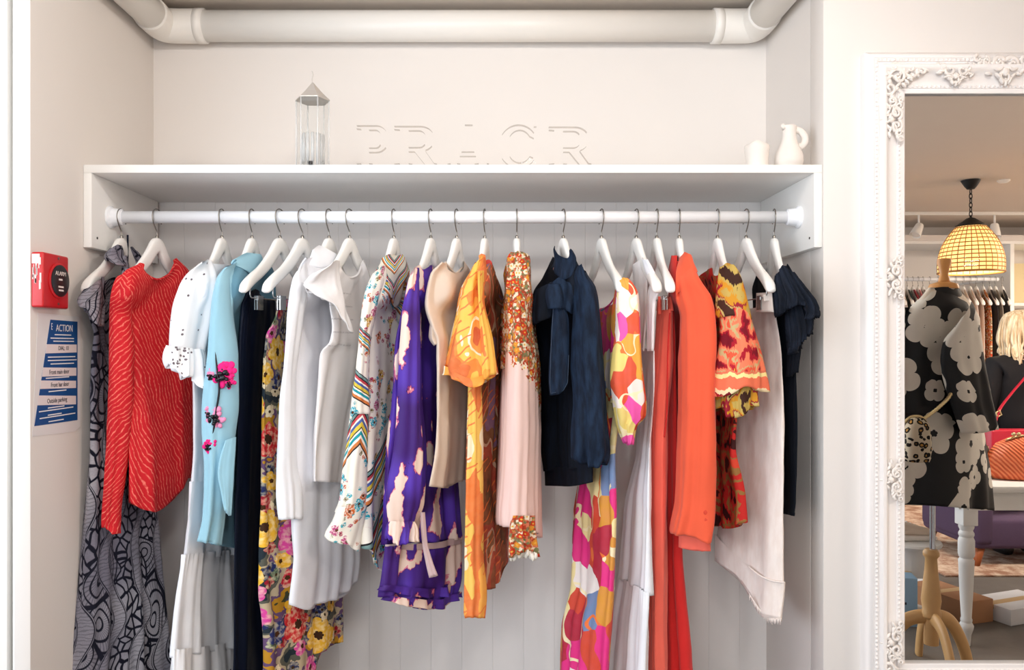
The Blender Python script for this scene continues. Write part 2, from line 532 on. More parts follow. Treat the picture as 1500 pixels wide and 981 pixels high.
# floor: dark worn concrete and boards
def floor_mat():
    m = Mat('worn grey floor', 0.55, 0.35)
    o = m.obj(); n = m.noise(o, 3.0, 6.0, .65); n2 = m.noise(o, 22.0, 4.0)
    c = m.mix(n, rgb(82, 78, 74), rgb(132, 126, 120)); c = m.mix(m.f('MULTIPLY', n2, .5), c, rgb(100, 92, 84))
    m.color(c); m.bump(n2, .2, .003); return m.m
solid('floor', ROOM_L - T, ROOM_R + T, ROOM_B - T, BY + T, -0.1, 0.0, floor_mat())
# ------------------------------------------------------------------ boxed pipe along the top of the alcove
PZ, PR = 2.552, 0.056
py_, pxl, pxr = BY - 0.063, LX + 0.066, RX - 0.066
pp = thing('ceiling_pipe', 'thick white painted pipe turning both alcove corners under the ceiling', 'pipe', ((LX + RX) / 2, py_, PZ))
pipe('pipe_run', [(pxl + .11, py_, PZ), (pxr - .11, py_, PZ)], PR, m_pipe, pp, 32)
for sx, xx in ((1, pxl), (-1, pxr)):
    el = catmull([(xx + sx * .13, py_, PZ), (xx + sx * .055, py_, PZ), (xx + sx * .014, py_ - .008, PZ), (xx, py_ - .04, PZ), (xx, py_ - .12, PZ)], 6)
    pipe('elbow_joint', el, [PR + .0055] * len(el), m_pipe, pp, 32)
    pipe('collar_ring', [(xx + sx * .125, py_, PZ), (xx + sx * .158, py_, PZ)], [PR + .0068] * 2, m_pipe, pp, 32)
    pipe('side_pipe', [(xx, py_ - .09, PZ), (xx, 2.05, PZ)], PR, m_pipe, pp, 32)
# ------------------------------------------------------------------ shelf unit
SHT, SHB, SHF = 1.928, 1.902, 2.46
sh = thing('wall_shelf', 'long white shelf with two side panels above the hanging rail', 'shelf', ((LX + RX) / 2, 2.7, SHB))
box('shelf_board', LX + .001, RX - .001, SHF, BY - .005, SHB, SHT, m_gloss, sh, .0015)
m_screw = plain('dark screw', rgb(52, 46, 42), .4, .5, .6)
for x0, x1, n in ((LX + .001, LX + .027, 1), (RX - .027, RX - .001, -1)):
    sp = box('side_panel', x0, x1, SHF, BY - .02, 1.666, SHB, m_gloss, sh, .0015)
    xs = x1 if n == 1 else x0
    lathe('screw', [(.0005, 0), (.004, 0), (.004, .0012), (.0005, .0018)], (0, 0, 0), m_screw, sp, 12, local=True)
    scw = sp.children[0]
    scw.rotation_euler = (0, n * PI / 2, 0); scw.location = Vector((xs, SHF + .035, 1.70)) - sh.location
# ------------------------------------------------------------------ rail
RY, RZ, RR = 2.58, 1.7815, 0.0204
m_rail = plain('white rail enamel', rgb(238, 240, 244), .25, .5, nvar=.01)
rl = thing('hanging_rail', 'white round hanging rail carrying all the hangers', 'rail', ((LX + RX) / 2, RY, RZ))
pipe('rail_tube', [(LX + .028, RY, RZ), (RX - .028, RY, RZ)], RR, m_rail, rl, 32)
for x, n in ((LX + .0275, 1), (RX - .0275, -1)):
    lathe('end_socket', [(.001, 0), (.037, 0), (.037, .006 * n), (.03, .012 * n), (.027, .04 * n), (.0215, .042 * n), (.0215, .044 * n), (.001, .044 * n)],
          (x, RY, RZ), m_rail, rl, 36, 'x')
# ------------------------------------------------------------------ hangers
m_hanger = plain('white lacquered wood', rgb(238, 236, 232), .4, .4, nvar=.015)
m_steel = plain('hook steel', rgb(150, 146, 140), .3, .5, 1.0, nvar=.05)
m_clear = None
HTOP = 1.7125

def hanger_body_vf(half=0.206):
    us = np.linspace(-half, half, 53)
    zt = pchip([(0, 0), (.012, -.0015), (.024, -.007), (.036, -.019), (.05, -.037), (.074, -.064), (.12, -.106), (.165, -.136), (.19, -.156), (.2, -.168), (.206, -.182)])
    zb = pchip([(0, -.05), (.004, -.051), (.02, -.068), (.05, -.099), (.1, -.137), (.15, -.167), (.186, -.19), (.2, -.197), (.206, -.194)])
    wd = pchip([(0, .013), (.05, .0105), (.11, .009), (.16, .0125), (.195, .016), (.206, .012)])
    vs, fs = [], []
    n = 16
    for u in us:
        a = abs(u); t, b_, w = float(zt(a)), float(zb(a)), float(wd(a))
        for j in range(n):
            th = 2 * PI * j / n; cc, ss = math.cos(th), math.sin(th)
            y = w * math.copysign(abs(cc) ** .6, cc); z = (t + b_) / 2 + (t - b_) / 2 * math.copysign(abs(ss) ** .75, ss)
            vs.append((y, -u, z))
    for i in range(len(us) - 1):
        for j in range(n):
            k = (j + 1) % n; fs.append((i * n + j, i * n + k, (i + 1) * n + k, (i + 1) * n + j))
    fs.append(tuple(range(n - 1, -1, -1))); fs.append(tuple((len(us) - 1) * n + j for j in range(n)))
    return vs, fs

HB = hanger_body_vf()
hook_pts = catmull([(0, 0, -.012), (0, 0, .018), (0, -.008, .03), (0, -.0215, .05), (0, -.0265, .0705), (0, -.019, .0885), (0, 0, .0958), (0, .019, .0885), (0, .0265, .0705), (0, .0235, .055), (0, .0265, .05)], 5)
h0 = thing('clothes_hanger', 'x', 'hanger', (0, RY, HTOP))
build('hanger_body', HB[0], HB[1], m_hanger, h0, local=True)
pipe('hook', hook_pts, .0021, m_steel, h0, 8, local=True)
lathe('ferrule', [(.001, -.002), (.0055, -.002), (.0055, .006), (.003, .009), (.001, .009)], (0, 0, 0), m_steel, h0, 14, local=True)
m_clip = plain('clip metal', rgb(190, 190, 190), .25, .5, .9)
cb0 = pipe('clip_bar', [(0, -.165, -.168), (0, -.165, -.2), (0, -.16, -.208), (0, .16, -.208), (0, .165, -.2), (0, .165, -.168)], .0022, m_clip, None, 8, local=True)
def clip_obj():
    b_ = MB()
    b_.add(bx_vf(-.006, -.003, -.016, .016, -.245, -.2)); b_.add(bx_vf(.003, .006, -.016, .016, -.245, -.2)); b_.add(bx_vf(-.007, .007, -.013, .013, -.214, -.203))
    return b_.build('clip', m_clip, None, False, True)
cl0 = clip_obj()
first = [True, True]; HANG = {}

HX = lambda px: (px - CX) * RY / F
def hanger(px, dx, label, clips=False):
    """dx: how far the near end of the hanger is turned sideways"""
    if first[0]:
        r = h0; first[0] = False
    else:
        r = h0.copy(); COL.objects.link(r)
        for ch in h0.children:
            if ch.name.startswith('clip'): continue
            c = ch.copy(); COL.objects.link(c); c.parent = r
    HANG[px] = r
    if px in (325, 369, 482, 512, 577, 631, 669, 710, 757, 825, 995, 1051, 1134): r.scale = (1, .84, 1)
    r.location = (HX(px), RY, HTOP); r.rotation_euler = (0, 0, math.atan2(dx, .21))
    tag(r, label, 'hanger', 'white wooden hangers on the rail')
    if clips:
        if first[1]:
            bar, c1 = cb0, cl0; first[1] = False
        else:
            bar, c1 = cb0.copy(), cl0.copy(); COL.objects.link(bar); COL.objects.link(c1)
        c2 = c1.copy(); COL.objects.link(c2)
        for q, yy in ((c1, -.118), (c2, .118)): q.parent = r; q.location = (0, yy, 0)
        bar.parent = r
    return r

for px, dx, lab, cl in [
    (178, -.016, 'white hanger nearest the red alarm box, inside the black and grey paisley dress', 0),
    (230, -.03, 'white hanger seen almost face on in the neck of the red striped blouse', 0),
    (325, -.03, 'white hanger holding the white eyelet blouse beside the red striped blouse', 0),
    (369, -.035, 'white hanger inside the collar of the light blue shirt', 0),
    (410, -.067, 'bare white clip hanger above the dark navy skirt', 1),
    (443, -.073, 'bare white clip hanger above the multicoloured floral skirt', 1),
    (482, -.07, 'white hanger under the collar of the long white linen shirt', 0),
    (512, -.10, 'white hanger in the round neck of the white flutter sleeve blouse', 0),
    (577, -.05, 'white hanger in the striped collar of the cream floral shirt', 0),
    (631, -.062, 'white hanger holding the purple and cream tie-dye dress', 0),
    (669, -.062, 'white hanger holding the plain beige sleeveless top', 0),
    (710, -.035, 'white hanger in the neck of the orange and yellow dress', 0),
    (757, .0, 'white hanger seen edge on above the floral and pink scarf', 0),
    (825, .05, 'white hanger inside the dark denim shirt collar', 0),
    (881, .035, 'white hanger with its bare arm over the pink and orange print dress', 0),
    (932, .03, 'white hanger holding the white tiered maxi dress', 0),
    (962, .0, 'white clip hanger carrying the coral trousers', 1),
    (995, -.02, 'white hanger under the collar of the coral orange blazer', 0),
    (1051, .0, 'white hanger holding the red and yellow patterned blouse', 0),
    (1093, .012, 'white clip hanger carrying the cream denim skirt', 1),
    (1134, -.025, 'white hanger at the end of the rail holding the navy ruffled top', 0)]:
    hanger(px, dx, lab, bool(cl))
# ------------------------------------------------------------------ lights of the shop and added fill lamps
def area(name, loc, size, power, col, target=None, size_y=None, spread=None):
    l = bpy.data.lights.new(name, 'AREA'); l.energy = power; l.color = col; l.size = size
    if size_y: l.shape = 'RECTANGLE'; l.size_y = size_y
    if spread: l.spread = spread
    o = bpy.data.objects.new(name, l); COL.objects.link(o); o.location = loc
    d = (Vector(target) - Vector(loc)) if target is not None else Vector((0, 0, -1))
    o.rotation_euler = d.to_track_quat('-Z', 'Y').to_euler()
    return o
WARM, NEUT, COOL = (1.0, .86, .72), (1.0, .94, .88), (.86, .93, 1.0)
for a in LIGHTS: area(*a[:5], **a[5])
# ------------------------------------------------------------------ cloth prints
def fin(m, n=900, b=.15):
    m.bump(m.noise(m.uv(), n, 2.0), b, .001); return m.m

def print_paisley():
    m = Mat('paisley print', .85, .15)
    uv = m.uv()
    w = m.warp(uv, 7.0, .09, 2.0)
    # pebble cells with dark outlines
    v1 = m.vor(m.map(w, (1, .62, 1)), 42, 'DISTANCE_TO_EDGE')
    pebble = m.smooth(v1.outputs['Distance'], .09, .16)
    # big leaf cells with fine ribs inside
    w2 = m.map(m.warp(uv, 4.0, .16, 1.0), (1, .45, 1), .35)
    v2 = m.vor(w2, 11, 'F1'); v2e = m.vor(w2, 11, 'DISTANCE_TO_EDGE')
    loc = m.vm('SUBTRACT', w2, v2.outputs['Position'])
    x, y, _ = m.sep(loc)
    ang = m.f('ARCTAN2', y, x)
    ribs = m.smooth(m.f('SINE', m.f('MULTIPLY', ang, 34.0)), -.75, -.2)
    rad = v2.outputs['Distance']
    rings = m.f('ADD', m.smooth(m.f('SINE', m.f('MULTIPLY', rad, 40.0)), -.9, -.45), 0.0)
    edge = m.smooth(v2e.outputs['Distance'], .035, .06)
    leaf = m.f('MULTIPLY', m.f('MULTIPLY', edge, rings), m.f('ADD', m.f('MULTIPLY', ribs, .45), .55))
    # winding broad ribbons
    u, vv, _ = m.sep(m.warp(uv, 3.0, .12, 1.0))
    s = m.f('SINE', m.f('ADD', m.f('MULTIPLY', u, 52.0), m.f('MULTIPLY', m.f('SINE', m.f('MULTIPLY', vv, 17.0)), 1.6)))
    rib = m.smooth(s, .56, .66); rim = m.f('SUBTRACT', m.smooth(s, .34, .40), m.smooth(s, .44, .50))
    hatch = m.f('ADD', m.f('MULTIPLY', m.smooth(m.f('SINE', m.f('MULTIPLY', m.f('ADD', vv, m.f('MULTIPLY', m.noise(uv, 40, 1.0), .02)), 520.0)), -.9, -.2), .35), .65)
    cr, cg, cb = m.sep(v2.outputs['Color'])
    base = m.mix(m.step(cr, .5), pebble, leaf)
    base = m.mix(m.smooth(s, .26, .32), base, rim)
    base = m.mix(rib, base, hatch)
    fac = m.f('MULTIPLY', base, m.f('ADD', m.f('MULTIPLY', m.noise(uv, 260, 2.0), .5), .65))
    tone = m.mix(m.smooth(m.noise(uv, 2.2, 1.0), .4, .6), rgb(176, 174, 182), rgb(120, 118, 132))
    m.color(m.mix(fac, rgb(24, 25, 38), tone))
    return fin(m)

def print_stripe_red(ang, name):
    m = Mat(name, .7, .25)
    uv = m.uv()
    w = m.warp(m.warp(uv, 5.0, .085, 2.0), 30.0, .016, 2.0)
    x, y, _ = m.sep(m.map(w, (1, 1, 1), ang))
    n = m.noise(m.map(uv, (1, 1, 1), ang), 30, 2.0)
    s = m.f('SINE', m.f('MULTIPLY', x, 2 * PI / .0128))
    brk = m.smooth(m.noise(m.map(uv, (1, 1, 1), ang), 85, 2.0), .34, .58)
    line = m.smooth(m.f('ADD', s, m.f('MULTIPLY', n, .9)), 1.06, 1.32)
    line = m.f('MULTIPLY', line, m.f('ADD', m.f('MULTIPLY', brk, .7), .25))
    m.color(m.mix(line, m.mix(m.noise(uv, 5, 2.0), rgb(190, 22, 34), rgb(214, 34, 42)), rgb(238, 122, 106)))
    return fin(m)

def eyelet(name, zlo, zhi, dens=62, lace=None):
    m = Mat(name, .85, .15, sheen=.1)
    uv = m.uv(); u, v, _ = m.sep(uv)
    vv = m.vor(uv, dens, rand=.55)
    cr, cg, cb = m.sep(vv.outputs['Color'])
    rad = m.f('ADD', m.f('MULTIPLY', cg, .1), .12)
    hole = m.f('MULTIPLY', m.f('LESS_THAN', vv.outputs['Distance'], rad), m.step(cr, .91))
    if lace is not None:
        zone = m.f('MULTIPLY', m.step(m.noise(uv, 13, 1.0), .54), m.f('LESS_THAN', v, lace))
        v2 = m.vor(uv, 82, rand=.8)
        c2r, c2g, c2b = m.sep(v2.outputs['Color'])
        big = m.f('MULTIPLY', m.f('LESS_THAN', v2.outputs['Distance'], m.f('ADD', m.f('MULTIPLY', c2g, .2), .16)), m.step(c2r, .3))
        hole = m.f('MAXIMUM', hole, m.f('MULTIPLY', big, zone))
    hole = m.f('MULTIPLY', hole, m.f('MULTIPLY', m.step(v, zlo), m.f('LESS_THAN', v, zhi)))
    m.color(m.mix(hole, rgb(238, 239, 242), rgb(112, 102, 108)))
    m.bump(m.f('SUBTRACT', 1.0, hole), .6, .002)
    return m.m

def print_floral_dense(name, dark=rgb(40, 26, 20), sc_=1.0, pal=None):
    m = Mat(name, .75, .2)
    uv = m.uv(); w = m.warp(uv, 14 * sc_, .025 / sc_, 2.0)
    g = m.ramp(m.noise(w, 13 * sc_, 3.0), [(0, rgb(34, 44, 52)), (.40, rgb(84, 84, 74)), (.46, rgb(176, 160, 132)), (.52, rgb(96, 70, 104)), (.57, rgb(176, 128, 34)), (.66, rgb(60, 62, 40))], 'CONSTANT')
    col = g
    for scale, R, n, cen, stops, off in (
        (26, .42, 6, rgb(60, 40, 20), [(0, rgb(28, 38, 84)), (.3, rgb(150, 24, 44)), (.55, rgb(70, 92, 70)), (.75, rgb(222, 204, 170))], 3.1),
        (15, .40, 5, rgb(70, 40, 16), [(0, rgb(226, 172, 44)), (.42, rgb(186, 26, 52)), (.62, rgb(204, 66, 146)), (.82, rgb(40, 50, 104))], 7.7),
        (8.5, .40, 7, rgb(58, 34, 18), [(0, rgb(228, 176, 50)), (.6, rgb(214, 70, 150)), (.8, rgb(196, 36, 44))], 1.3)):
        f, rr, (cr, cg, cb) = m.flower(m.map(w, (1, 1, 1), .3, (off, off, 0)), scale * sc_, R, n, .3)
        f = m.f('MULTIPLY', f, m.step(cb, .32))
        pc = m.ramp(cg, stops, 'CONSTANT')
        pc = m.mix(m.smooth(m.noise(w, 90 * sc_, 2.0), .4, .7), pc, m.mix(.45, pc, rgb(250, 240, 200)))
        pc = m.mix(m.f('LESS_THAN', rr, .26), pc, cen)
        col = m.mix(f, col, pc)
    m.color(col)
    return fin(m)

def print_scarf(name, bands, base=rgb(244, 240, 230), flow=True, chev=0.0):
    """cream cloth with flower sprays and striped scarf borders; bands: (z low, z high)"""
    m = Mat(name, .6, .3)
    uv = m.uv(); u, v, _ = m.sep(uv)
    col = m.mix(m.noise(uv, 8, 2.0), base, rgb(234, 228, 214))
    if flow:
        w = m.warp(uv, 30, .008)
        area_ = m.smooth(m.noise(m.map(uv, (1, 1, 1), 0, (2.3, 1.1, 0)), 11, 1.0), .45, .5)
        for scale, R, n, stops, off, th in (
            (56, .46, 4, [(0, rgb(176, 58, 92)), (.3, rgb(30, 160, 178)), (.6, rgb(120, 116, 70)), (.75, rgb(196, 96, 60))], 3.3, .45),
            (24, .46, 5, [(0, rgb(18, 160, 182)), (.45, rgb(178, 62, 118)), (.62, rgb(204, 158, 30)), (.8, rgb(200, 96, 34))], 8.9, .42)):
            f, rr, (cr, cg, cb) = m.flower(m.map(w, (1, 1, 1), 0, (off, off * .7, 0)), scale, R, n, .35)
            f = m.f('MULTIPLY', m.f('MULTIPLY', f, m.step(cb, th)), area_)
            pc = m.ramp(cg, stops, 'CONSTANT')
            pc = m.mix(m.smooth(m.noise(w, 170, 2.0), .45, .6), pc, m.mix(.55, pc, rgb(255, 250, 235)))
            pc = m.mix(m.f('LESS_THAN', rr, .25), pc, rgb(92, 50, 24))
            col = m.mix(f, col, pc)
    st = [(0, rgb(22, 20, 24)), (.05, rgb(206, 120, 60)), (.16, rgb(246, 240, 226)), (.24, rgb(20, 150, 164)), (.34, rgb(246, 240, 226)), (.40, rgb(22, 20, 24)),
          (.44, rgb(214, 190, 64)), (.56, rgb(70, 96, 160)), (.66, rgb(246, 240, 226)), (.72, rgb(190, 66, 76)), (.82, rgb(28, 26, 28)), (.87, rgb(120, 152, 150)), (.96, rgb(22, 20, 24))]
    vw = v
    if chev: vw = m.f('ADD', v, m.f('MULTIPLY', m.f('ABSOLUTE', m.f('ADD', u, .004)), chev))
    for lo, hi, tilt in bands:
        q = m.f('ADD', vw, m.f('MULTIPLY', u, tilt))
        t = m.f('DIVIDE', m.f('SUBTRACT', q, lo), hi - lo)
        inside = m.f('MULTIPLY', m.step(t, 0.0), m.f('LESS_THAN', t, 1.0))
        col = m.mix(inside, col, m.ramp(t, st, 'CONSTANT'))
    m.color(col)
    return fin(m)

def print_tiedye(sh_=0.0, strip=0.0):
    m = Mat('purple tie-dye', .6, .3)
    uv = m.uv()
    w = m.map(m.warp(uv, 26, .03, 3.0), (1, .42, 1))
    a = m.noise(m.map(w, (1, 1, 1), 0, (4.2, 1.7, 0)), 15.0, 1.5, .5)
    a = m.f('ADD', a, sh_)
    b = m.noise(m.map(uv, (1, .35, 1)), 120, 4.0)
    a = m.f('ADD', a, m.f('MULTIPLY', m.f('SUBTRACT', b, .5), .10))
    pur = m.mix(m.smooth(m.noise(uv, 5, 1.0), .4, .6), rgb(62, 28, 112), rgb(84, 52, 168))
    col = m.ramp(a, [(0, (0, 0, 0)), (.548, rgb(140, 52, 128)), (.558, rgb(224, 130, 150)), (.574, rgb(238, 214, 200))], 'CONSTANT')
    m.color(m.mix(m.step(a, .548), pur, col))
    return fin(m)

def print_brush(name, stops, scale=7.0, rot=-.6, stretch=.45, off=0.0, lines=True):
    m = Mat(name, .65, .25)
    uv = m.uv(); w = m.map(m.warp(uv, 12, .05, 2.0), (1, stretch, 1), rot, (off, off * .37, 0))
    n = m.noise(w, scale, 1.2, .45)
    col = m.ramp(n, stops, 'CONSTANT')
    if lines:
        x, y, _ = m.sep(m.map(m.warp(uv, 12, .03), (1, 1, 1), -.95))
        s = m.smooth(m.f('SINE', m.f('MULTIPLY', x, 230.0)), .8, .9)
        msk = m.f('MULTIPLY', s, m.step(m.noise(m.map(uv, (1, 1, 1), 0, (9, 2, 0)), 9, 1.0), .5))
        col = m.mix(msk, col, rgb(226, 104, 44))
    m.color(m.mix(m.f('MULTIPLY', m.noise(uv, 40, 3.0), .22), col, rgb(250, 224, 160)))
    return fin(m)

def print_small_floral(name, zfade):
    m = Mat(name, .85, .15)
    uv = m.uv(); u, v, _ = m.sep(uv)
    w = m.warp(uv, 60, .006)
    vo = m.vor(w, 150); cr, cg, cb = m.sep(vo.outputs['Color'])
    col = m.ramp(cr, [(0, rgb(176, 70, 46)), (.2, rgb(190, 140, 80)), (.34, rgb(120, 122, 84)), (.52, rgb(226, 208, 184)), (.72, rgb(136, 96, 66)), (.86, rgb(206, 116, 86))], 'CONSTANT')
    f, rr, c3 = m.flower(m.map(w, (1, 1, 1), 0, (5, 3, 0)), 44, .42, 5, .3)
    fc = m.mix(m.f('LESS_THAN', rr, .3), m.ramp(c3[1], [(0, rgb(196, 60, 36)), (.5, rgb(232, 216, 190)), (.75, rgb(214, 140, 50))], 'CONSTANT'), rgb(220, 170, 70))
    col = m.mix(m.f('MULTIPLY', f, m.step(c3[2], .3)), col, fc)
    pink = m.mix(m.noise(m.map(uv, (1, .1, 1)), 60, 2.0), rgb(226, 192, 184), rgb(238, 210, 202))
    if zfade is not None:
        lim = m.f('ADD', v, m.f('MULTIPLY', m.f('SUBTRACT', m.noise(uv, 45, 2.0), .5), .16))
        lim = m.f('ADD', lim, m.f('MULTIPLY', u, -.75))
        col = m.mix(m.step(lim, zfade), pink, col)
    m.color(col)
    return fin(m)

def print_abstract(name, sc_=1.0, off=0.0, stops=None):
    m = Mat(name, .6, .3)
    uv = m.uv(); w = m.map(m.warp(uv, 10 * sc_, .055 / sc_, 1.0), (1, .62, 1), .5, (off, off * .6, 0))
    vo = m.vor(w, 15 * sc_, 'SMOOTH_F1'); vo.inputs['Smoothness'].default_value = .05
    vo2 = m.vor(w, 15 * sc_)
    cr, cg, cb = m.sep(vo2.outputs['Color'])
    stops = stops or [(0, rgb(240, 84, 170)), (.22, rgb(218, 84, 34)), (.42, rgb(240, 232, 222)), (.56, rgb(226, 168, 48)), (.74, rgb(236, 216, 120)), (.88, rgb(204, 40, 60))]
    col = m.ramp(cr, stops, 'CONSTANT')
    nn = m.noise(m.map(w, (1, 1, 1), 0, (6, 3, 0)), 9 * sc_, 1.0)
    ring = m.f('MULTIPLY', m.f('MULTIPLY', m.step(nn, .50), m.f('LESS_THAN', nn, .535)), m.step(cg, .35))
    col = m.mix(ring, col, m.ramp(cb, [(0, rgb(236, 120, 40)), (.5, rgb(246, 236, 190))], 'CONSTANT'))
    m.color(m.mix(m.f('MULTIPLY', m.noise(uv, 30, 2.0), .2), col, rgb(230, 120, 150)))
    return fin(m)

def print_ikat(name, stops, off=0.0, band=None):
    m = Mat(name, .75, .2)
    uv = m.uv(); u, v, _ = m.sep(uv)
    x, y, z = m.sep(m.warp(uv, 14, .05, 2.0))
    jag = m.f('MULTIPLY', m.f('SUBTRACT', m.noise(m.map(uv, (1, .06, 1)), 260, 2.0), .5), .035)
    yy = m.f('ADD', y, jag)
    cmb = m.node('ShaderNodeCombineXYZ'); m.put(cmb.inputs[0], x); m.put(cmb.inputs[1], m.f('MULTIPLY', yy, .8)); cmb.inputs[2].default_value = off
    n = m.noise(cmb.outputs[0], 21, 1.5)
    col = m.ramp(n, stops, 'CONSTANT')
    if band:
        e = m.f('ADD', v, m.f('MULTIPLY', m.f('SUBTRACT', m.noise(m.map(uv, (1, .1, 1)), 60, 2.0), .5), .03))
        t = m.f('DIVIDE', m.f('SUBTRACT', e, band[0]), band[1] - band[0])
        ins = m.f('MULTIPLY', m.step(t, 0.0), m.f('LESS_THAN', t, 1.0))
        bc = m.ramp(t, [(0, rgb(238, 214, 170)), (.2, rgb(232, 116, 84)), (.72, rgb(240, 220, 150)), (.9, rgb(222, 120, 90))], 'CONSTANT')
        col = m.mix(ins, col, bc)
    m.color(col)
    return fin(m)

def denim(name, a, b):
    m = Mat(name, .8, .2)
    uv = m.uv()
    n = m.noise(m.map(uv, (1, .25, 1)), 55, 4.0, .6); n2 = m.noise(uv, 800, 2.0)
    m.color(m.mix(m.smooth(m.f('ADD', m.f('MULTIPLY', n, .7), m.f('MULTIPLY', n2, .3)), .35, .7), a, b))
    m.bump(m.noise(uv, 700, 2.0), .3, .001); return m.m

def lace_rows():
    m = Mat('white cotton with drawn thread rows', .85, .15, sheen=.1)
    uv = m.uv(); u, v, _ = m.sep(uv)
    row = m.smooth(m.f('SINE', m.f('MULTIPLY', v, 2 * PI / .042)), .90, .97)
    dots = m.step(m.noise(m.map(uv, (1, .5, 1)), 420, 2.0), .48)
    msk = m.f('MULTIPLY', m.f('MULTIPLY', row, dots), m.f('MULTIPLY', m.step(v, 1.32), m.step(u, .0)))
    msk = m.f('MULTIPLY', msk, m.f('LESS_THAN', v, 1.56))
    m.color(m.mix(m.f('MULTIPLY', msk, .5), rgb(236, 232, 232), rgb(150, 146, 150)))
    return fin(m)

PALE = lambda c, k: tuple(min(1, x * k) for x in c[:3]) + (1,)
P_paisley = print_paisley()
P_red = print_stripe_red(.46, 'red zebra stripe'); P_red2 = print_stripe_red(-.75, 'red zebra stripe on the bias')
P_eyelet = eyelet('white eyelet cotton', 1.30, 1.62, 58); P_lace = eyelet('white eyelet ruffle', 1.0, 1.5, 60, 1.36)
P_eyhem = eyelet('white eyelet hem', .05, .30, 50)
P_white = cloth('white cotton', rgb(243, 245, 250)); P_linen = cloth('white linen', rgb(234, 235, 241), weave=420, bump=.35)
P_blush = cloth('white blouse cotton', rgb(236, 232, 232)); P_lacerow = lace_rows()
P_blue = cloth('light blue chambray', rgb(156, 202, 220)); P_blue_dark = cloth('dark chambray', rgb(106, 152, 174))  # shirt body takes a darker blue than its sleeve
P_navy = cloth('dark navy satin', rgb(12, 21, 40), rough=.5, sheen=0.0)
P_floral = print_floral_dense('dense garden floral', sc_=.8)
Zs = lambda y, Y=2.4: CZ + (CY - y) * Y / F
P_scarf = print_scarf('floral scarf print sleeve', [(Zs(588), Zs(548), -.55), (Zs(508), Zs(486), -.5)], chev=0.0)
P_scarf2 = print_scarf('floral scarf print low sleeve', [(Zs(650), Zs(590), .0)], chev=1.3)
P_scarfb = print_scarf('floral scarf print body', [(Zs(800, 2.5), Zs(735, 2.5), 1.0), (Zs(690, 2.5), Zs(640, 2.5), .9), (Zs(440, 2.5), Zs(408, 2.5), -.6)])
P_scarfc = print_scarf('striped scarf border', [(Zs(448, 2.5), Zs(418, 2.5), .0), (Zs(404, 2.5), Zs(382, 2.5), .0)], base=rgb(172, 170, 158), flow=False, chev=-.9)
P_tie = print_tiedye(-.005); P_tiehem = print_tiedye(.05); P_tielt = cloth('cream and mauve tie', rgb(206, 178, 178))
P_beige = cloth('beige crepe', rgb(226, 206, 188))
P_orange = print_brush('orange brush print', [(0, rgb(214, 92, 36)), (.40, rgb(232, 126, 44)), (.465, rgb(242, 186, 76)), (.56, rgb(244, 232, 206)), (.605, rgb(236, 150, 60)), (.68, rgb(206, 76, 40))], scale=12.0, off=1.4)
P_orange2 = print_brush('orange brush print sash', [(0, rgb(196, 196, 204)), (.36, rgb(236, 222, 192)), (.44, rgb(240, 190, 84)), (.54, rgb(228, 108, 40)), (.64, rgb(236, 160, 60))], 11.0, -.35, .3, 6.1)
P_orange3 = print_brush('orange hem print', [(0, rgb(226, 104, 44)), (.45, rgb(240, 158, 52)), (.56, rgb(240, 224, 196)), (.6, rgb(236, 140, 50))], 9.0, .2, .4, 8.8, False)
P_orange4 = print_brush('yellow streak print', [(0, rgb(236, 152, 48)), (.46, rgb(244, 188, 78)), (.6, rgb(226, 110, 44))], 12.0, -.9, .35, 5.5)
P_rust = print_brush('rust brush print', [(0, rgb(92, 34, 24)), (.42, rgb(128, 46, 28)), (.50, rgb(172, 34, 34)), (.57, rgb(206, 168, 142)), (.595, rgb(120, 54, 32)), (.66, rgb(122, 80, 130))], 10.0, -.7, .35, 3.3)
P_small = print_small_floral('small floral fading to pink', Zs(535, 2.5)); P_small2 = print_small_floral('small floral', None)
P_denim = denim('dark indigo denim', rgb(6, 11, 20), rgb(13, 22, 37)); P_denim2 = denim('indigo denim', rgb(10, 19, 34), rgb(29, 47, 71))
P_stitch = plain('denim stitching', rgb(70, 84, 104), .8)
P_abs = print_abstract('pink and orange abstract print', 1.45, 2.2)
P_abs2 = print_abstract('pink and orange abstract skirt print', 1.15, 5.9, [(0, rgb(226, 40, 130)), (.3, rgb(208, 70, 30)), (.46, rgb(216, 152, 44)), (.66, rgb(238, 226, 160)), (.76, rgb(240, 236, 230)), (.84, rgb(176, 30, 50)), (.93, rgb(96, 140, 180))])
P_coral = cloth('coral twill', rgb(246, 110, 92)); P_coral_shade = cloth('shaded coral twill', rgb(216, 48, 46)); P_blazer = cloth('coral orange crepe', rgb(238, 97, 66)); P_blazer2 = cloth('dark blazer crepe', rgb(206, 44, 36))  # blazer body and back collar take the darker red
ik = [(0, rgb(120, 20, 36)), (.38, rgb(168, 26, 44)), (.43, rgb(240, 126, 92)), (.52, rgb(196, 172, 122)), (.565, rgb(228, 92, 64)), (.62, rgb(176, 30, 46)), (.67, rgb(226, 170, 50))]
P_ikat = print_ikat('red and yellow ikat sleeve', ik, .3, (Zs(575), Zs(543)))
P_ikat2 = print_ikat('yellow ikat yoke', [(0, rgb(60, 34, 26)), (.40, rgb(188, 160, 84)), (.47, rgb(204, 142, 40)), (.53, rgb(150, 34, 48)), (.57, rgb(196, 172, 104)), (.63, rgb(70, 40, 30))], 5.3)
P_ikat3 = print_ikat('dark red ikat', [(0, rgb(60, 22, 22)), (.4, rgb(196, 44, 40)), (.5, rgb(150, 110, 60)), (.56, rgb(214, 70, 50)), (.63, rgb(80, 30, 26))], 4.0)
P_cream = denim('cream denim', rgb(232, 220, 212), rgb(242, 234, 228))
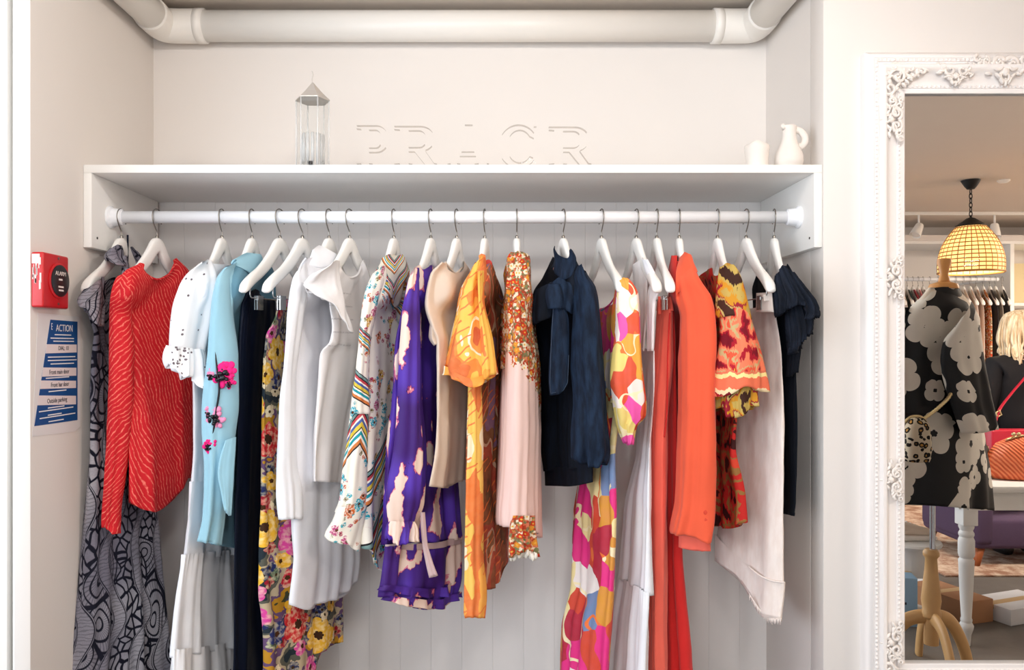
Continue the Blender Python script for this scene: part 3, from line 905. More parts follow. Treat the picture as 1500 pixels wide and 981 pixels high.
P_navy2 = cloth('navy crepe', rgb(10, 14, 23), sheen=0.0); P_navy3 = denim('navy ruffle', rgb(11, 16, 26), rgb(25, 33, 48))
m_button = plain('dark button', rgb(120, 60, 40), .35, .5); m_coralbtn = plain('coral covered button', rgb(214, 70, 48), .6)
m_sequin = plain('dark sequins', rgb(26, 26, 34), .3, .6, .4, nvar=.5, nscale=400)
m_magenta = cloth('magenta applique', rgb(238, 40, 130)); m_palepink = cloth('pale pink applique', rgb(240, 150, 190))
m_fringe = cloth('cream fringe', rgb(232, 226, 214))
# ------------------------------------------------------------------ the clothes on the rail
HV = np.array(HB[0]) * np.array([1, .84, 1])
def garment(name, label, cat, px):
    t = thing(name, label, cat, (HX(px), RY, HTOP), 'clothes on the hanging rail')
    if px == 230: HVk = np.array(HB[0])
    else: HVk = HV
    if px not in (178, 410, 443, 881, 932, 962, 1093):          # those leave the arm of the hanger bare
        h = HANG[px]; a = h.rotation_euler[2]; ca, sa = math.cos(a), math.sin(a)
        X = h.location.x + HVk[:, 0] * ca - HVk[:, 1] * sa; Y_ = h.location.y + HVk[:, 0] * sa + HVk[:, 1] * ca; Z = h.location.z + HVk[:, 2]
        HUG[t.name] = np.stack([CX + X * F / Y_, CY - (Z - CZ) * F / Y_, Y_], axis=-1)
    return t

def ring_strap(name, parent, mat, pts, w=.012, n=10):
    return pipe(name, catmull(pts, 6), w, mat, parent, n, flat=(1.0, .3))

# 1 paisley maxi dress
g = garment('maxi_dress', 'long black and grey paisley dress at the left end of the rail', 'dress', 178)
tube('dress_body', g, P_paisley, [(398, 150), (420, 134), (440, 122), (468, 130), (490, 137), (555, 133), (650, 130), (785, 119), (886, 111), (981, 98), (1060, 88)],
     [(385, 200), (420, 204), (470, 196), (500, 192), (560, 200), (650, 216), (750, 231), (852, 237), (981, 245), (1060, 250)],
     [(-1, 418), (-.8, 421), (-.5, 410), (0, 404), (.5, 392), (1, 392)], 1055, 2.58, [(400, .15), (500, .13), (1000, .17)], [(400, .02), (480, .035), (800, .055), (1050, .07)], 1, fold=(6, .002, .013), seed=3, nu=120)
tube('cap_sleeve', g, P_paisley, [(405, 138), (430, 120), (441, 115), (455, 124), (475, 130)], [(405, 150), (430, 152), (475, 150)], [(-1, 425), (0, 412), (1, 405)], [(-1, 446), (0, 474), (1, 478)], 2.41, .03, .035, 1, nu=48, fold=(4, .002, .005), seed=4)
tube('strap_band', g, P_paisley, [(357, 168), (366, 159), (376, 153), (387, 160)], [(357, 177), (366, 181), (376, 182), (387, 186)], [(-1, 364), (0, 358), (1, 360)], [(-1, 382), (0, 388), (1, 390)], 2.50, .025, [(357, .02), (366, .036), (390, .036)], 1, nu=48, fold=(5, .001, .002), seed=301, wr=.001, cap=True)
tube('shoulder_strap', g, P_paisley, [(374, 176), (400, 179), (428, 174)], [(374, 186), (400, 191), (428, 196)], 374, 430, 2.52, .01, .02, 1, nu=40, fold=(3, .001, .002), seed=302)
tube('shoulder_strap', g, P_paisley, [(362, 188), (380, 186), (412, 182)], [(362, 198), (380, 209), (412, 206)], [(-1, 366), (0, 361), (1, 368)], 414, 2.67, .02, .025, 1, nu=40, fold=(3, .001, .002), seed=303, cap=True)
pipe('hanging_loop', catmull([W(186, 400, 2.6), W(187, 370, 2.6), W(187, 344, 2.59)], 6), .003, P_navy, g, 6)

# 2 red blouse
g = garment('blouse', 'red long sleeved blouse with fine pink zebra stripes', 'blouse', 230)
tube('blouse_body', g, P_red, [(380, 207), (386, 203), (396, 186), (408, 176), (450, 176), (560, 182), (650, 186), (735, 189), (760, 196)],
     [(376, 256), (382, 262), (398, 277), (420, 284), (500, 287), (650, 282), (700, 279), (760, 262)],
     [(-1, 384), (-.75, 386), (-.52, 393), (-.25, 403), (.02, 408), (.3, 402), (.55, 392), (.78, 380), (1, 378)],
     [(-1, 734), (-.6, 744), (-.1, 750), (.35, 742), (.7, 722), (1, 694)], 2.575, [(380, .10), (430, .12), (700, .13)], [(380, .012), (430, .03), (560, .05), (740, .06)], 1, fold=(4, .001, .007), seed=5, nu=110)
tube('sleeve', g, P_red2, [(396, 186), (403, 174), (412, 168), (455, 161), (555, 159), (650, 158), (730, 155), (770, 153), (784, 162)],
     [(398, 194), (420, 191), (460, 192), (520, 197), (600, 194), (700, 184), (745, 178), (784, 176)], [(-1, 404), (0, 398), (1, 400)], [(-1, 772), (-.3, 782), (1, 781)], 2.43, .02, [(400, .02), (450, .036), (780, .02)], 1, nu=64, fold=(3, .001, .005), seed=6)
tube('sleeve', g, P_red2, [(395, 268), (420, 272), (560, 268), (700, 264)], [(395, 280), (420, 290), (560, 288), (700, 280)], 398, 700, 2.76, .01, .025, 1, nu=48, fold=(3, .001, .004), seed=7)
pipe('neckband', catmull([W(205, 386, 2.445), W(214, 401, 2.47), (W(231, 409, 2.505)), W(248, 401, 2.57), W(258, 381, 2.63)], 8), .0035, P_red2, g, 8)

# 3 white eyelet dress
g = garment('tiered_dress', 'long white cotton dress with eyelet puff sleeve and tiered skirt', 'dress', 325)
tube('bodice', g, P_white, [(381, 300), (392, 286), (410, 278), (470, 272), (560, 282), (650, 283), (720, 279)], [(381, 330), (392, 338), (410, 345), (560, 346), (720, 345)], [(-1, 384), (0, 386), (1, 388)], 720, 2.58, .15, [(381, .015), (420, .035), (720, .045)], 1, fold=(5, .001, .006), seed=8)
tube('puff_sleeve', g, P_eyelet, [(383, 298), (395, 280), (408, 268), (430, 258), (456, 251), (500, 247), (525, 246), (548, 254)], [(383, 310), (410, 318), (450, 320), (500, 310), (548, 300)], [(-1, 386), (0, 380), (1, 382)], [(-1, 540), (0, 552), (1, 548)], 2.45, .05, [(385, .02), (430, .05), (520, .06), (548, .05)], 1, nu=80, fold=(4, .002, .006), seed=9)
tube('sleeve_ruffle', g, P_lace, [(500, 248), (520, 245), (535, 249), (548, 258), (560, 268), (572, 276)], [(500, 296), (530, 303), (555, 302), (572, 296)], [(-1, 506), (1, 512)], [(-1, 532), (-.5, 553), (0, 552), (.5, 568), (1, 560)], 2.40, .04, .035, 1, nu=110, fold=(7, .004, .010), seed=10, flare=.004)
tube('skirt_tier', g, P_white, [(700, 279), (768, 274), (815, 269)], [(700, 345), (815, 346)], [(-1, 705), (1, 705)], [(-1, 820), (1, 812)], 2.58, .16, .05, 1, fold=(6, .003, .007), seed=11)
tube('skirt_tier', g, P_white, [(806, 269), (886, 259), (960, 252)], [(806, 346), (960, 350)], [(-1, 812), (1, 804)], [(-1, 962), (1, 948)], 2.58, .17, .06, 1, fold=(8, .004, .010), seed=12, gather=.004)
tube('skirt_tier', g, P_eyhem, [(948, 252), (981, 250), (1060, 244)], [(948, 350), (1060, 356)], [(-1, 952), (1, 940)], 1055, 2.58, .18, .07, 1, fold=(9, .005, .012), seed=13, gather=.004)

# 4 light blue shirt dress
g = garment('shirt', 'light blue long sleeved shirt with pink and black flower applique', 'shirt', 369)
tube('shirt_body', g, P_blue_dark, [(376, 348), (388, 338), (410, 330), (560, 330), (700, 320), (760, 314), (815, 312)], [(376, 388), (400, 402), (450, 404), (600, 392), (815, 374)], [(-1, 380), (0, 384), (1, 384)], [(-1, 797), (0, 803), (1, 812)], 2.59, .15, [(380, .012), (420, .03), (800, .045)], 1, fold=(4, .001, .006), seed=14)
sl = tube('sleeve', g, P_blue, [(384, 341), (396, 326), (411, 317), (454, 311), (522, 305), (606, 300), (680, 304), (750, 301), (797, 290)], [(384, 346), (411, 339), (454, 341), (522, 350), (589, 350), (650, 343), (700, 336), (797, 322)], [(-1, 392), (0, 386), (1, 384)], [(-1, 793), (1, 798)], 2.415, .025, [(390, .015), (420, .042), (450, .044), (700, .04), (797, .025)], 1, nu=72, fold=(3, .001, .006), seed=15)
tube('sleeve_flap', g, P_blue, [(640, 330), (690, 319), (720, 325), (752, 331)], [(640, 346), (690, 342), (752, 337)], [(-1, 645), (1, 640)], [(-1, 748), (1, 755)], 2.375, .01, .012, 1, nu=48, fold=(2, .001, .004), seed=16)
tube('collar', g, P_blue, [(368, 356), (374, 346), (386, 339), (397, 350), (410, 362)], [(368, 378), (376, 384), (390, 386), (410, 372)], [(-1, 381), (-.3, 370), (1, 372)], [(-1, 386), (-.2, 396), (.4, 404), (1, 392)], 2.52, .07, .022, 1, nu=56, fold=(2, 0, .002), seed=17, wr=.001)
def petals(name, parent, mat, cen, n, r, Y, seed, spread=1.0):
    rd = random.Random(seed); mb = MB()
    for k in range(n):
        a = 6.283 * k / n + rd.uniform(-.25, .25); d = r * rd.uniform(.15, .95) * spread
        c = W(cen[0] + d * math.cos(a) * .85, cen[1] + d * math.sin(a), Y + rd.uniform(-.004, .004))
        s_ = r * .0021 * rd.uniform(.2, .36)
        mb.add(blob_vf(c, (s_, .005, s_ * rd.uniform(.7, 1.1)), 10, 6, Matrix.Rotation(a, 3, 'Y')))
    return mb.build(name, mat, parent)
for cx_, cy_, r_, mt, sd in ((328, 546, 21, m_magenta, 1), (317, 611, 15, m_palepink, 2), (308, 652, 11, m_magenta, 3), (311, 548, 9, m_palepink, 4), (338, 560, 9, m_magenta, 5), (307, 604, 8, m_palepink, 6)):
    fl = petals('flower_applique', sl, mt, (cx_, cy_), 22, r_, 2.368, sd)
    petals('sequin_centre', fl, m_sequin, (cx_ - 3, cy_ + 3), 12, r_ * .6, 2.362, sd + 20)
pipe('applique_stem', catmull([W(316, 515, 2.37), W(318, 540, 2.366), W(321, 570, 2.364), (W(317, 600, 2.364)), W(313, 630, 2.366), W(306, 664, 2.37)], 6), .0055, m_sequin, sl, 8, flat=(1, .5))

# 5 navy skirt
g = garment('long_skirt', 'long dark navy satin skirt clipped beside the light blue shirt', 'skirt', 410)
tube('skirt_body', g, P_navy, [(424, 368), (432, 361), (455, 354), (522, 350), (650, 347), (751, 343), (981, 340), (1060, 338)], [(424, 392), (444, 405), (480, 406), (520, 404), (650, 400), (981, 400), (1060, 402)], [(-1, 427), (-.3, 424), (.3, 436), (1, 440)], 1055, 2.58, [(424, .11), (500, .13), (1000, .15)], [(424, .01), (480, .03), (1000, .045)], 1, fold=(5, .002, .010), seed=18, gather=.002)

# 6 floral skirt
g = garment('long_skirt', 'multicoloured garden floral skirt clipped beside the navy skirt', 'skirt', 443)
tube('skirt_body', g, P_floral, [(434, 412), (450, 408), (465, 404), (495, 391), (555, 387), (650, 385), (751, 384), (869, 382), (900, 386), (981, 390), (1060, 391)], [(434, 421), (480, 432), (600, 450), (750, 480), (880, 500), (943, 501), (1060, 503)], [(-1, 438), (1, 438)], [(-1, 1050), (.05, 1046), (.25, 1020), (.42, 955), (1, 940)], 2.59, [(434, .11), (500, .13), (1000, .16)], [(434, .01), (480, .03), (1000, .05)], 1, fold=(6, .002, .012), seed=19, nu=120)

# 7 long white linen shirt
g = garment('shirt_dress', 'long plain white linen shirt dress with a standing collar', 'dress', 482)
tube('dress_body', g, P_linen, [(372, 454), (384, 443), (400, 436), (440, 430), (600, 428), (765, 426), (820, 428), (886, 423), (900, 426)], [(372, 492), (400, 502), (440, 512), (700, 520), (812, 524), (852, 520), (900, 512)], [(-1, 378), (0, 376), (1, 376)], [(-1, 884), (-.45, 893), (.1, 882), (.75, 870), (1, 850)], 2.58, .15, [(372, .015), (420, .035), (700, .045), (890, .055)], 1, fold=(5, .001, .009), seed=20)
tube('sleeve', g, P_white, [(384, 442), (395, 436), (407, 429), (454, 421), (522, 416), (589, 409), (650, 407), (717, 404), (762, 407)], [(384, 450), (410, 452), (470, 444), (555, 434), (650, 433), (684, 434), (717, 440), (762, 441)], [(-1, 398), (0, 386), (1, 384)], [(-1, 761), (1, 760)], 2.415, .02, [(390, .015), (420, .042), (450, .042), (762, .028)], 1, nu=64, fold=(3, .001, .006), seed=21)
tube('collar', g, P_white, [(355, 464), (362, 459), (374, 455), (386, 450), (396, 452)], [(355, 474), (362, 484), (372, 493), (388, 494), (396, 488)], [(-1, 366), (-.3, 359), (.3, 362), (1, 372)], [(-1, 388), (0, 392), (1, 386)], 2.54, .06, .024, 1, nu=56, fold=(2, 0, .002), seed=22, wr=.001)

# 8 white flutter sleeve blouse
g = garment('blouse', 'white sleeveless blouse with a scalloped flutter sleeve', 'blouse', 512)
tube('blouse_body', g, P_lacerow, [(382, 490), (400, 484), (440, 482), (480, 487), (500, 484), (515, 470), (522, 468), (560, 466), (650, 461), (710, 460)], [(380, 532), (400, 540), (430, 546), (500, 548), (600, 530), (710, 512)], [(-1, 384), (-.7, 388), (-.3, 398), (.1, 407), (.5, 402), (.8, 388), (1, 380)], [(-1, 705), (0, 706), (1, 708)], 2.57, [(380, .10), (450, .13), (700, .14)], [(380, .012), (430, .03), (700, .045)], 1, fold=(4, .001, .008), seed=23)
tube('flutter_sleeve', g, P_blush, [(378, 492), (388, 484), (402, 462), (412, 448), (417, 443), (425, 450), (440, 468), (448, 480), (466, 488), (484, 500)], [(378, 497), (390, 497), (410, 499), (440, 505), (465, 511), (486, 517)], [(-1, 384), (0, 381), (1, 382)], [(-1, 418), (-.8, 428), (-.6, 437), (-.4, 441), (-.2, 444), (0, 456), (.3, 466), (.6, 474), (1, 486)], 2.385, .03, [(384, .010), (420, .014), (486, .016)], 1, nu=96, fold=(3, .001, .006), seed=24, flare=.003, hug=None)
pipe('neckband', catmull([W(490, 385, 2.47), W(497, 396, 2.49), W(510, 406, 2.515), W(524, 402, 2.56), W(532, 381, 2.64)], 8), .004, P_blush, g, 8)

# 9 cream floral shirt
g = garment('shirt', 'cream silky shirt with flower sprays and striped scarf borders', 'shirt', 577)
tube('shirt_body', g, P_scarfb, [(378, 562), (390, 554), (404, 546), (450, 541), (600, 538), (750, 534), (800, 536), (845, 552)], [(378, 590), (397, 599), (430, 601), (520, 604), (650, 596), (760, 588), (845, 574)], [(-1, 384), (-.5, 392), (0, 404), (.5, 394), (1, 380)], [(-1, 800), (-.4, 824), (.1, 838), (.6, 844), (1, 842)], 2.58, [(380, .11), (440, .13), (800, .14)], [(380, .012), (430, .03), (800, .045)], 1, fold=(4, .001, .008), seed=25)
tube('sleeve', g, P_scarf, [(388, 556), (398, 548), (431, 535), (478, 528), (522, 523), (582, 516), (610, 513)], [(388, 563), (402, 566), (440, 556), (500, 544), (560, 541), (610, 543)], [(-1, 400), (0, 390), (1, 388)], 606, 2.415, .02, [(390, .015), (420, .042), (450, .045), (610, .036)], 1, nu=72, fold=(3, .001, .005), seed=26)
tube('lower_sleeve', g, P_scarf2, [(596, 515), (643, 510), (684, 503), (734, 497), (752, 490)], [(596, 543), (650, 539), (717, 539), (752, 536)], 600, 750, 2.42, .02, [(600, .034), (752, .03)], 1, nu=72, fold=(3, .002, .005), seed=126)
tube('cuff', g, P_scarf, [(735, 497), (760, 487), (785, 475), (800, 488), (810, 512)], [(735, 539), (760, 535), (810, 526)], [(-1, 742), (1, 740)], [(-1, 784), (-.5, 796), (0, 797), (1, 808)], 2.40, .02, [(738, .03), (800, .032)], 1, nu=64, fold=(2, .001, .004), seed=27)
tube('collar', g, P_scarfc, [(366, 568), (374, 561), (388, 556), (402, 552), (416, 560)], [(366, 580), (372, 590), (384, 596), (400, 600), (416, 592)], [(-1, 378), (-.4, 372), (.3, 374), (1, 372)], [(-1, 404), (-.4, 416), (.2, 450), (.6, 440), (1, 400)], 2.52, .06, .026, 1, nu=64, fold=(2, 0, .003), seed=28)

# 10 purple tie-dye dress
g = garment('short_dress', 'short purple dress with cream tie-dye patches and ruffled hem', 'dress', 631)
tube('dress_body', g, P_tie, [(386, 612), (395, 605), (411, 598), (448, 590), (505, 580), (589, 575), (650, 568), (734, 563), (800, 562)], [(386, 630), (420, 644), (500, 656), (600, 662), (700, 668), (800, 676)], [(-1, 392), (-.5, 388), (0, 394), (1, 388)], [(-1, 798), (1, 790)], 2.56, .14, [(386, .012), (430, .03), (800, .05)], 1, fold=(6, .002, .012), seed=29, nu=110)
tube('sleeve', g, P_tie, [(394, 607), (411, 599), (448, 592), (505, 588), (589, 584), (650, 578), (734, 566), (770, 570)], [(394, 614), (420, 616), (500, 616), (590, 618), (660, 622), (734, 620), (770, 606)], [(-1, 404), (0, 392), (1, 392)], 768, 2.40, .02, [(394, .02), (425, .045), (470, .045), (700, .045), (768, .03)], 1, nu=72, fold=(4, .002, .006), seed=30)
tube('sleeve_ruffle', g, P_tie, [(760, 572), (770, 566), (782, 564), (796, 572)], [(760, 606), (775, 612), (796, 610)], 763, [(-1, 788), (-.3, 799), (.4, 795), (1, 792)], 2.395, .02, .04, 1, nu=96, fold=(9, .002, .009), seed=31, flare=.004)
tube('skirt', g, P_tie, [(794, 566), (850, 562), (874, 560), (884, 570)], [(792, 676), (830, 676), (874, 668), (884, 664)], [(-1, 800), (1, 790)], [(-1, 874), (-.45, 876), (-.35, 886), (.1, 893), (.6, 884), (1, 868)], 2.56, .15, [(794, .05), (880, .065)], 1, nu=120, fold=(7, .005, .013), seed=32, gather=.003, flare=.003)
for zq, dz in ((856, 0), (872, 1)):
    tube('hem_frill', g, P_tiehem, [(zq - 6, 564 + dz * 6), (zq + 14, 560 + dz * 6)], [(zq - 8, 675), (zq + 14, 671)], [(-1, zq), (.3, zq + 6), (1, zq - 6)], [(-1, zq + 8), (-.1, zq + 18), (.4, zq + 20), (1, zq + 2)], 2.555, .15, .072, 1, nu=120, fold=(9, .005, .012), seed=33 + dz, nv=8, flare=.002)
tube('waist_tie', g, P_tielt, [(790, 566), (806, 565)], [(786, 675), (800, 676)], [(-1, 797), (0, 796), (1, 787)], [(-1, 806), (0, 805), (1, 796)], 2.56, .14, .058, 1, nu=100, fold=(7, .003, .004), seed=32, nv=8, wr=.001)
tube('tie_end', g, P_tielt, [(750, 617), (790, 619), (820, 624), (848, 630)], [(750, 622), (790, 626), (820, 634), (848, 645)], 750, [(-1, 846), (1, 842)], 2.405, .004, .008, 1, nu=32, fold=(2, .001, .003), seed=133)

# 11 beige top
g = garment('sleeveless_blouse', 'plain beige sleeveless top between the purple and orange dresses', 'top', 669)
tube('top_body', g, P_beige, [(380, 652), (390, 642), (401, 632), (444, 624), (478, 633), (500, 641), (555, 641), (650, 639), (712, 628)], [(380, 678), (400, 690), (500, 694), (600, 690), (715, 682)], [(-1, 384), (-.6, 386), (-.2, 396), (.3, 400), (1, 382)], [(-1, 712), (-.2, 714), (.4, 708), (1, 700)], 2.55, .15, [(380, .02), (410, .045), (430, .05), (700, .05)], 1, fold=(4, .001, .007), seed=35)
tube('armhole_frill', g, P_beige, [(470, 632), (492, 631), (506, 640)], [(470, 645), (506, 646)], 474, 504, 2.41, .01, .012, 1, nu=48, fold=(6, .002, .004), seed=36)
pipe('neckband', catmull([W(652, 384, 2.455), W(660, 394, 2.48), W(668, 400, 2.51), W(677, 392, 2.58)], 8), .0035, P_beige, g, 8)

# 12 orange dress
g = garment('wrap_dress', 'orange and yellow brush print dress with wide sleeve and long sash', 'dress', 710)
tube('dress_body', g, P_rust, [(378, 700), (400, 692), (450, 690), (600, 687), (700, 686), (868, 688)], [(376, 718), (395, 724), (425, 735), (440, 738), (500, 741), (600, 740), (700, 736), (780, 746), (868, 744)], [(-1, 384), (0, 388), (1, 384)], [(-1, 866), (0, 862), (.55, 852), (.7, 832), (1, 822)], 2.56, .13, [(378, .01), (430, .03), (800, .045)], 1, fold=(5, .002, .010), seed=37)
tube('sleeve', g, P_orange, [(376, 702), (388, 694), (399, 689), (424, 676), (461, 670), (512, 657), (539, 651), (556, 656)], [(376, 710), (400, 712), (430, 706), (478, 716), (508, 721), (549, 727), (560, 716)], [(-1, 388), (0, 374), (1, 378)], [(-1, 547), (-.5, 558), (0, 564), (.5, 560), (1, 547)], 2.42, .015, [(378, .02), (415, .055), (430, .062), (560, .07)], 1, nu=88, fold=(4, .002, .009), seed=38)
tube('sleeve_hem', g, P_orange3, [(536, 652), (556, 656), (566, 662)], [(530, 726), (549, 727), (566, 722)], [(-1, 534), (-.5, 548), (0, 554), (.5, 548), (1, 531)], [(-1, 547), (-.5, 561), (0, 568), (.5, 562), (1, 547)], 2.415, .015, .074, 1, nu=100, fold=(5, .004, .008), seed=38, flare=.004)
tube('sleeve_fold', g, P_orange4, [(395, 698), (440, 700), (520, 706), (550, 708)], [(395, 707), (440, 708), (500, 721), (548, 726)], 396, [(-1, 556), (1, 547)], 2.385, .01, .045, 1, nu=56, fold=(3, .002, .005), seed=138)
tube('sash', g, P_orange2, [(545, 685), (650, 684), (700, 683), (802, 681), (895, 681), (906, 684)], [(545, 704), (650, 706), (802, 706), (870, 711), (906, 708)], 545, [(-1, 904), (1, 905)], 2.43, .01, [(545, .02), (906, .022)], 1, nu=56, fold=(3, .002, .005), seed=39)
slab('stand_collar', g, P_orange, [(701, 374), (705, 371), (711, 373), (713, 392), (709, 402), (704, 396)], 2.47, .02)
lathe('red_tab', [(.001, -.004), (.0125, -.003), (.013, 0), (.0125, .003), (.001, .004)], W(715, 386, 2.5), plain('red tab', rgb(206, 44, 32), .4), g, 24, 'y')

# 13 scarf
g = garment('scarf', 'pale pink scarf with small floral top and gathered fringed end', 'scarf', 757)
tube('scarf_body', g, P_small, [(368, 752), (380, 747), (401, 743), (454, 742), (481, 742), (529, 738), (650, 735), (701, 732), (761, 728), (785, 735)], [(368, 766), (378, 775), (401, 776), (454, 781), (488, 783), (539, 789), (650, 791), (790, 791)], [(-1, 374), (0, 368), (1, 372)], [(-1, 768), (-.4, 774), (.3, 772), (1, 788)], 2.575, .04, [(362, .02), (376, .05), (400, .13), (425, .19), (450, .215), (790, .21)], 1, nu=150, fold=(11, .003, .008), seed=40, cap=True)
tube('back_fold', g, P_small2, [(366, 750), (380, 743), (420, 741), (540, 737)], [(366, 762), (380, 770), (540, 768)], 369, 540, 2.60, .03, [(366, .02), (400, .13), (430, .20), (540, .21)], 1, nu=96, fold=(9, .003, .008), seed=41)
tube('gathered_end', g, P_small2, [(752, 752), (770, 748), (805, 747), (818, 748)], [(752, 782), (790, 783), (818, 786)], 755, [(-1, 817), (-.3, 812), (0, 806), (.4, 812), (1, 816)], 2.385, .02, .03, 1, nu=96, fold=(8, .003, .008), seed=42)
mbf = MB(); rd = random.Random(5)
for k in range(34):
    q = k / 33; px_ = 749 + 36 * q; yb_ = 812 - 6 * math.sin(PI * q) + rd.uniform(-2, 3); Yq = 2.375 - .01 * q + rd.uniform(-.012, .012)
    mbf.add(blob_vf(W(px_, yb_ + 4, Yq), (.0055, .0055, .011), 8, 5))
mbf.build('fringe', m_fringe, g)

# 14 denim shirt
g = garment('denim_shirt', 'dark indigo denim shirt with a big tied bow at the neck', 'shirt', 825)
tube('shirt_body', g, P_denim, [(372, 812), (390, 804), (407, 794), (431, 781), (468, 778), (522, 785), (589, 790), (650, 792), (692, 798)], [(372, 840), (390, 848), (410, 862), (450, 868), (600, 872), (692, 870)], [(-1, 376), (0, 388), (1, 378)], [(-1, 690), (1, 684)], 2.56, [(372, .11), (420, .13), (690, .14)], [(372, .015), (430, .04), (690, .05)], -1, fold=(4, .001, .007), seed=43)
tube('waistband', g, P_denim, [(680, 797), (711, 798)], [(676, 869), (706, 869)], [(-1, 686), (1, 678)], [(-1, 711), (0, 712), (1, 706)], 2.56, .14, .052, -1, nu=80, fold=(4, .001, .002), seed=44, nv=12)
tube('sleeve', g, P_denim2, [(386, 848), (400, 842), (465, 841), (522, 838), (589, 842), (640, 838), (665, 838), (686, 850)], [(386, 854), (404, 862), (421, 872), (471, 879), (555, 885), (623, 890), (660, 894), (686, 884)], [(-1, 390), (0, 386), (1, 398)], [(-1, 672), (-.5, 684), (.4, 684), (1, 678)], 2.405, .02, [(390, .02), (415, .045), (440, .05), (640, .055), (686, .035)], -1, nu=80, fold=(4, .001, .008), seed=45)
tube('collar', g, P_denim2, [(358, 814), (366, 811), (380, 812), (400, 806), (412, 812)], [(358, 826), (366, 838), (378, 844), (400, 846), (412, 836)], [(-1, 360), (-.5, 374), (.2, 378), (.7, 366), (1, 364)], [(-1, 392), (-.4, 406), (.3, 410), (1, 386)], 2.50, .05, .03, -1, nu=72, fold=(2, 0, .003), seed=46)
tube('bow_loop', g, P_denim2, [(404, 812), (420, 805), (436, 800), (452, 806), (464, 818)], [(404, 826), (420, 838), (440, 842), (464, 838)], [(-1, 414), (0, 406), (1, 414)], [(-1, 446), (0, 452), (1, 460)], 2.43, .01, .026, -1, nu=56, fold=(3, .002, .005), seed=47)
tube('bow_loop', g, P_denim, [(410, 790), (440, 781), (470, 779), (480, 790)], [(410, 812), (440, 814), (480, 806)], [(-1, 424), (1, 410)], [(-1, 476), (1, 464)], 2.45, .01, .02, -1, nu=56, fold=(3, .002, .004), seed=48)
tube('bow_tail', g, P_denim2, [(444, 810), (500, 807), (560, 804), (580, 805)], [(444, 828), (470, 834), (520, 835), (560, 833), (580, 826)], 446, [(-1, 579), (.3, 577), (1, 562)], 2.415, .005, .010, -1, nu=56, fold=(2, .002, .004), seed=49)
tube('bow_knot', g, P_denim2, [(416, 803), (430, 800), (452, 804)], [(416, 820), (432, 826), (452, 824)], 416, 452, 2.405, .004, .018, -1, nu=48, fold=(4, .001, .002), seed=149, cap=True, hug=None)
pipe('stitching', [W(810.5, 452, 2.402), W(807.5, 500, 2.402), W(805.5, 560, 2.402), W(806.5, 576, 2.402), W(825, 572, 2.402), W(831.5, 560, 2.402), W(833, 520, 2.402)], .0007, P_stitch, g, 6)
for bx_, by_, bY_ in ((814, 394, 2.517), (838, 404, 2.437)):
    lathe('button', [(.001, -.004), (.0085, -.003), (.009, 0), (.006, .002), (.001, .003)], W(bx_, by_, bY_), m_button, g, 20, 'y')

# 15 pink and orange print maxi dress
g = garment('maxi_dress', 'long pink orange and white abstract print dress with puff sleeve', 'dress', 881)
tube('dress_body', g, P_abs2, [(438, 886), (455, 878), (480, 872), (600, 862), (711, 845), (751, 839), (852, 836), (920, 821), (981, 819), (1060, 814)], [(430, 908), (470, 914), (600, 908), (667, 900), (751, 901), (819, 898), (903, 893), (981, 888), (1060, 886)], [(-1, 452), (0, 446), (1, 432)], 1055, 2.57, .13, [(440, .012), (500, .03), (1000, .06)], -1, fold=(5, .002, .013), seed=50, nu=110)
tube('puff_sleeve', g, P_abs, [(406, 908), (412, 906), (431, 903), (488, 901), (555, 895), (585, 898), (606, 902), (643, 914), (652, 919)], [(406, 918), (412, 925), (434, 936), (505, 939), (555, 943), (590, 947), (609, 946), (623, 932), (652, 924)], [(-1, 412), (0, 406), (1, 408)], [(-1, 648), (0, 652), (1, 650)], 2.39, .01, [(406, .008), (440, .03), (580, .05), (640, .02), (652, .01)], -1, nu=80, fold=(4, .001, .007), seed=51, gather=.001)
tube('bodice_strip', g, P_abs2, [(420, 902), (460, 896), (520, 894), (590, 893)], [(420, 910), (520, 908), (590, 904)], 424, 590, 2.44, .01, .014, -1, nu=40, fold=(2, .001, .003), seed=52)
ring_strap('neck_binding', g, P_abs2, [W(880, 455, 2.62), W(893, 446, 2.52), W(904, 428, 2.46), W(909, 412, 2.42)], .004)

# 16 white maxi dress
g = garment('tiered_dress', 'long plain white halter maxi dress beside the coral trousers', 'dress', 932)
tube('bodice', g, P_white, [(505, 938), (560, 936), (657, 932), (734, 915), (842, 907), (850, 906)], [(505, 958), (560, 958), (667, 951), (780, 950), (872, 949)], [(-1, 508), (0, 511), (1, 513)], [(-1, 846), (1, 871)], 2.57, .13, [(505, .02), (600, .03), (860, .045)], -1, fold=(5, .001, .009), seed=53)
tube('halter_panel', g, P_blush, [(378, 932), (388, 926), (400, 927), (440, 931), (515, 936)], [(376, 942), (390, 948), (420, 949), (515, 943)], [(-1, 388), (0, 380), (1, 376)], 514, 2.53, .04, .018, -1, nu=56, fold=(3, .001, .003), seed=54)
tube('shoulder_strap', g, P_white, [(378, 940), (395, 944), (415, 953), (430, 950), (514, 948)], [(378, 948), (400, 960), (418, 966), (426, 966), (440, 960), (514, 957)], [(-1, 380), (1, 380)], 514, 2.44, .01, .012, -1, nu=48, fold=(2, .001, .002), seed=55)
tube('skirt_tier', g, P_white, [(836, 908), (920, 895), (981, 890), (1060, 884)], [(862, 950), (981, 948), (1060, 948)], [(-1, 843), (1, 868)], 1055, 2.57, .14, .06, -1, fold=(8, .004, .011), seed=56, gather=.004)

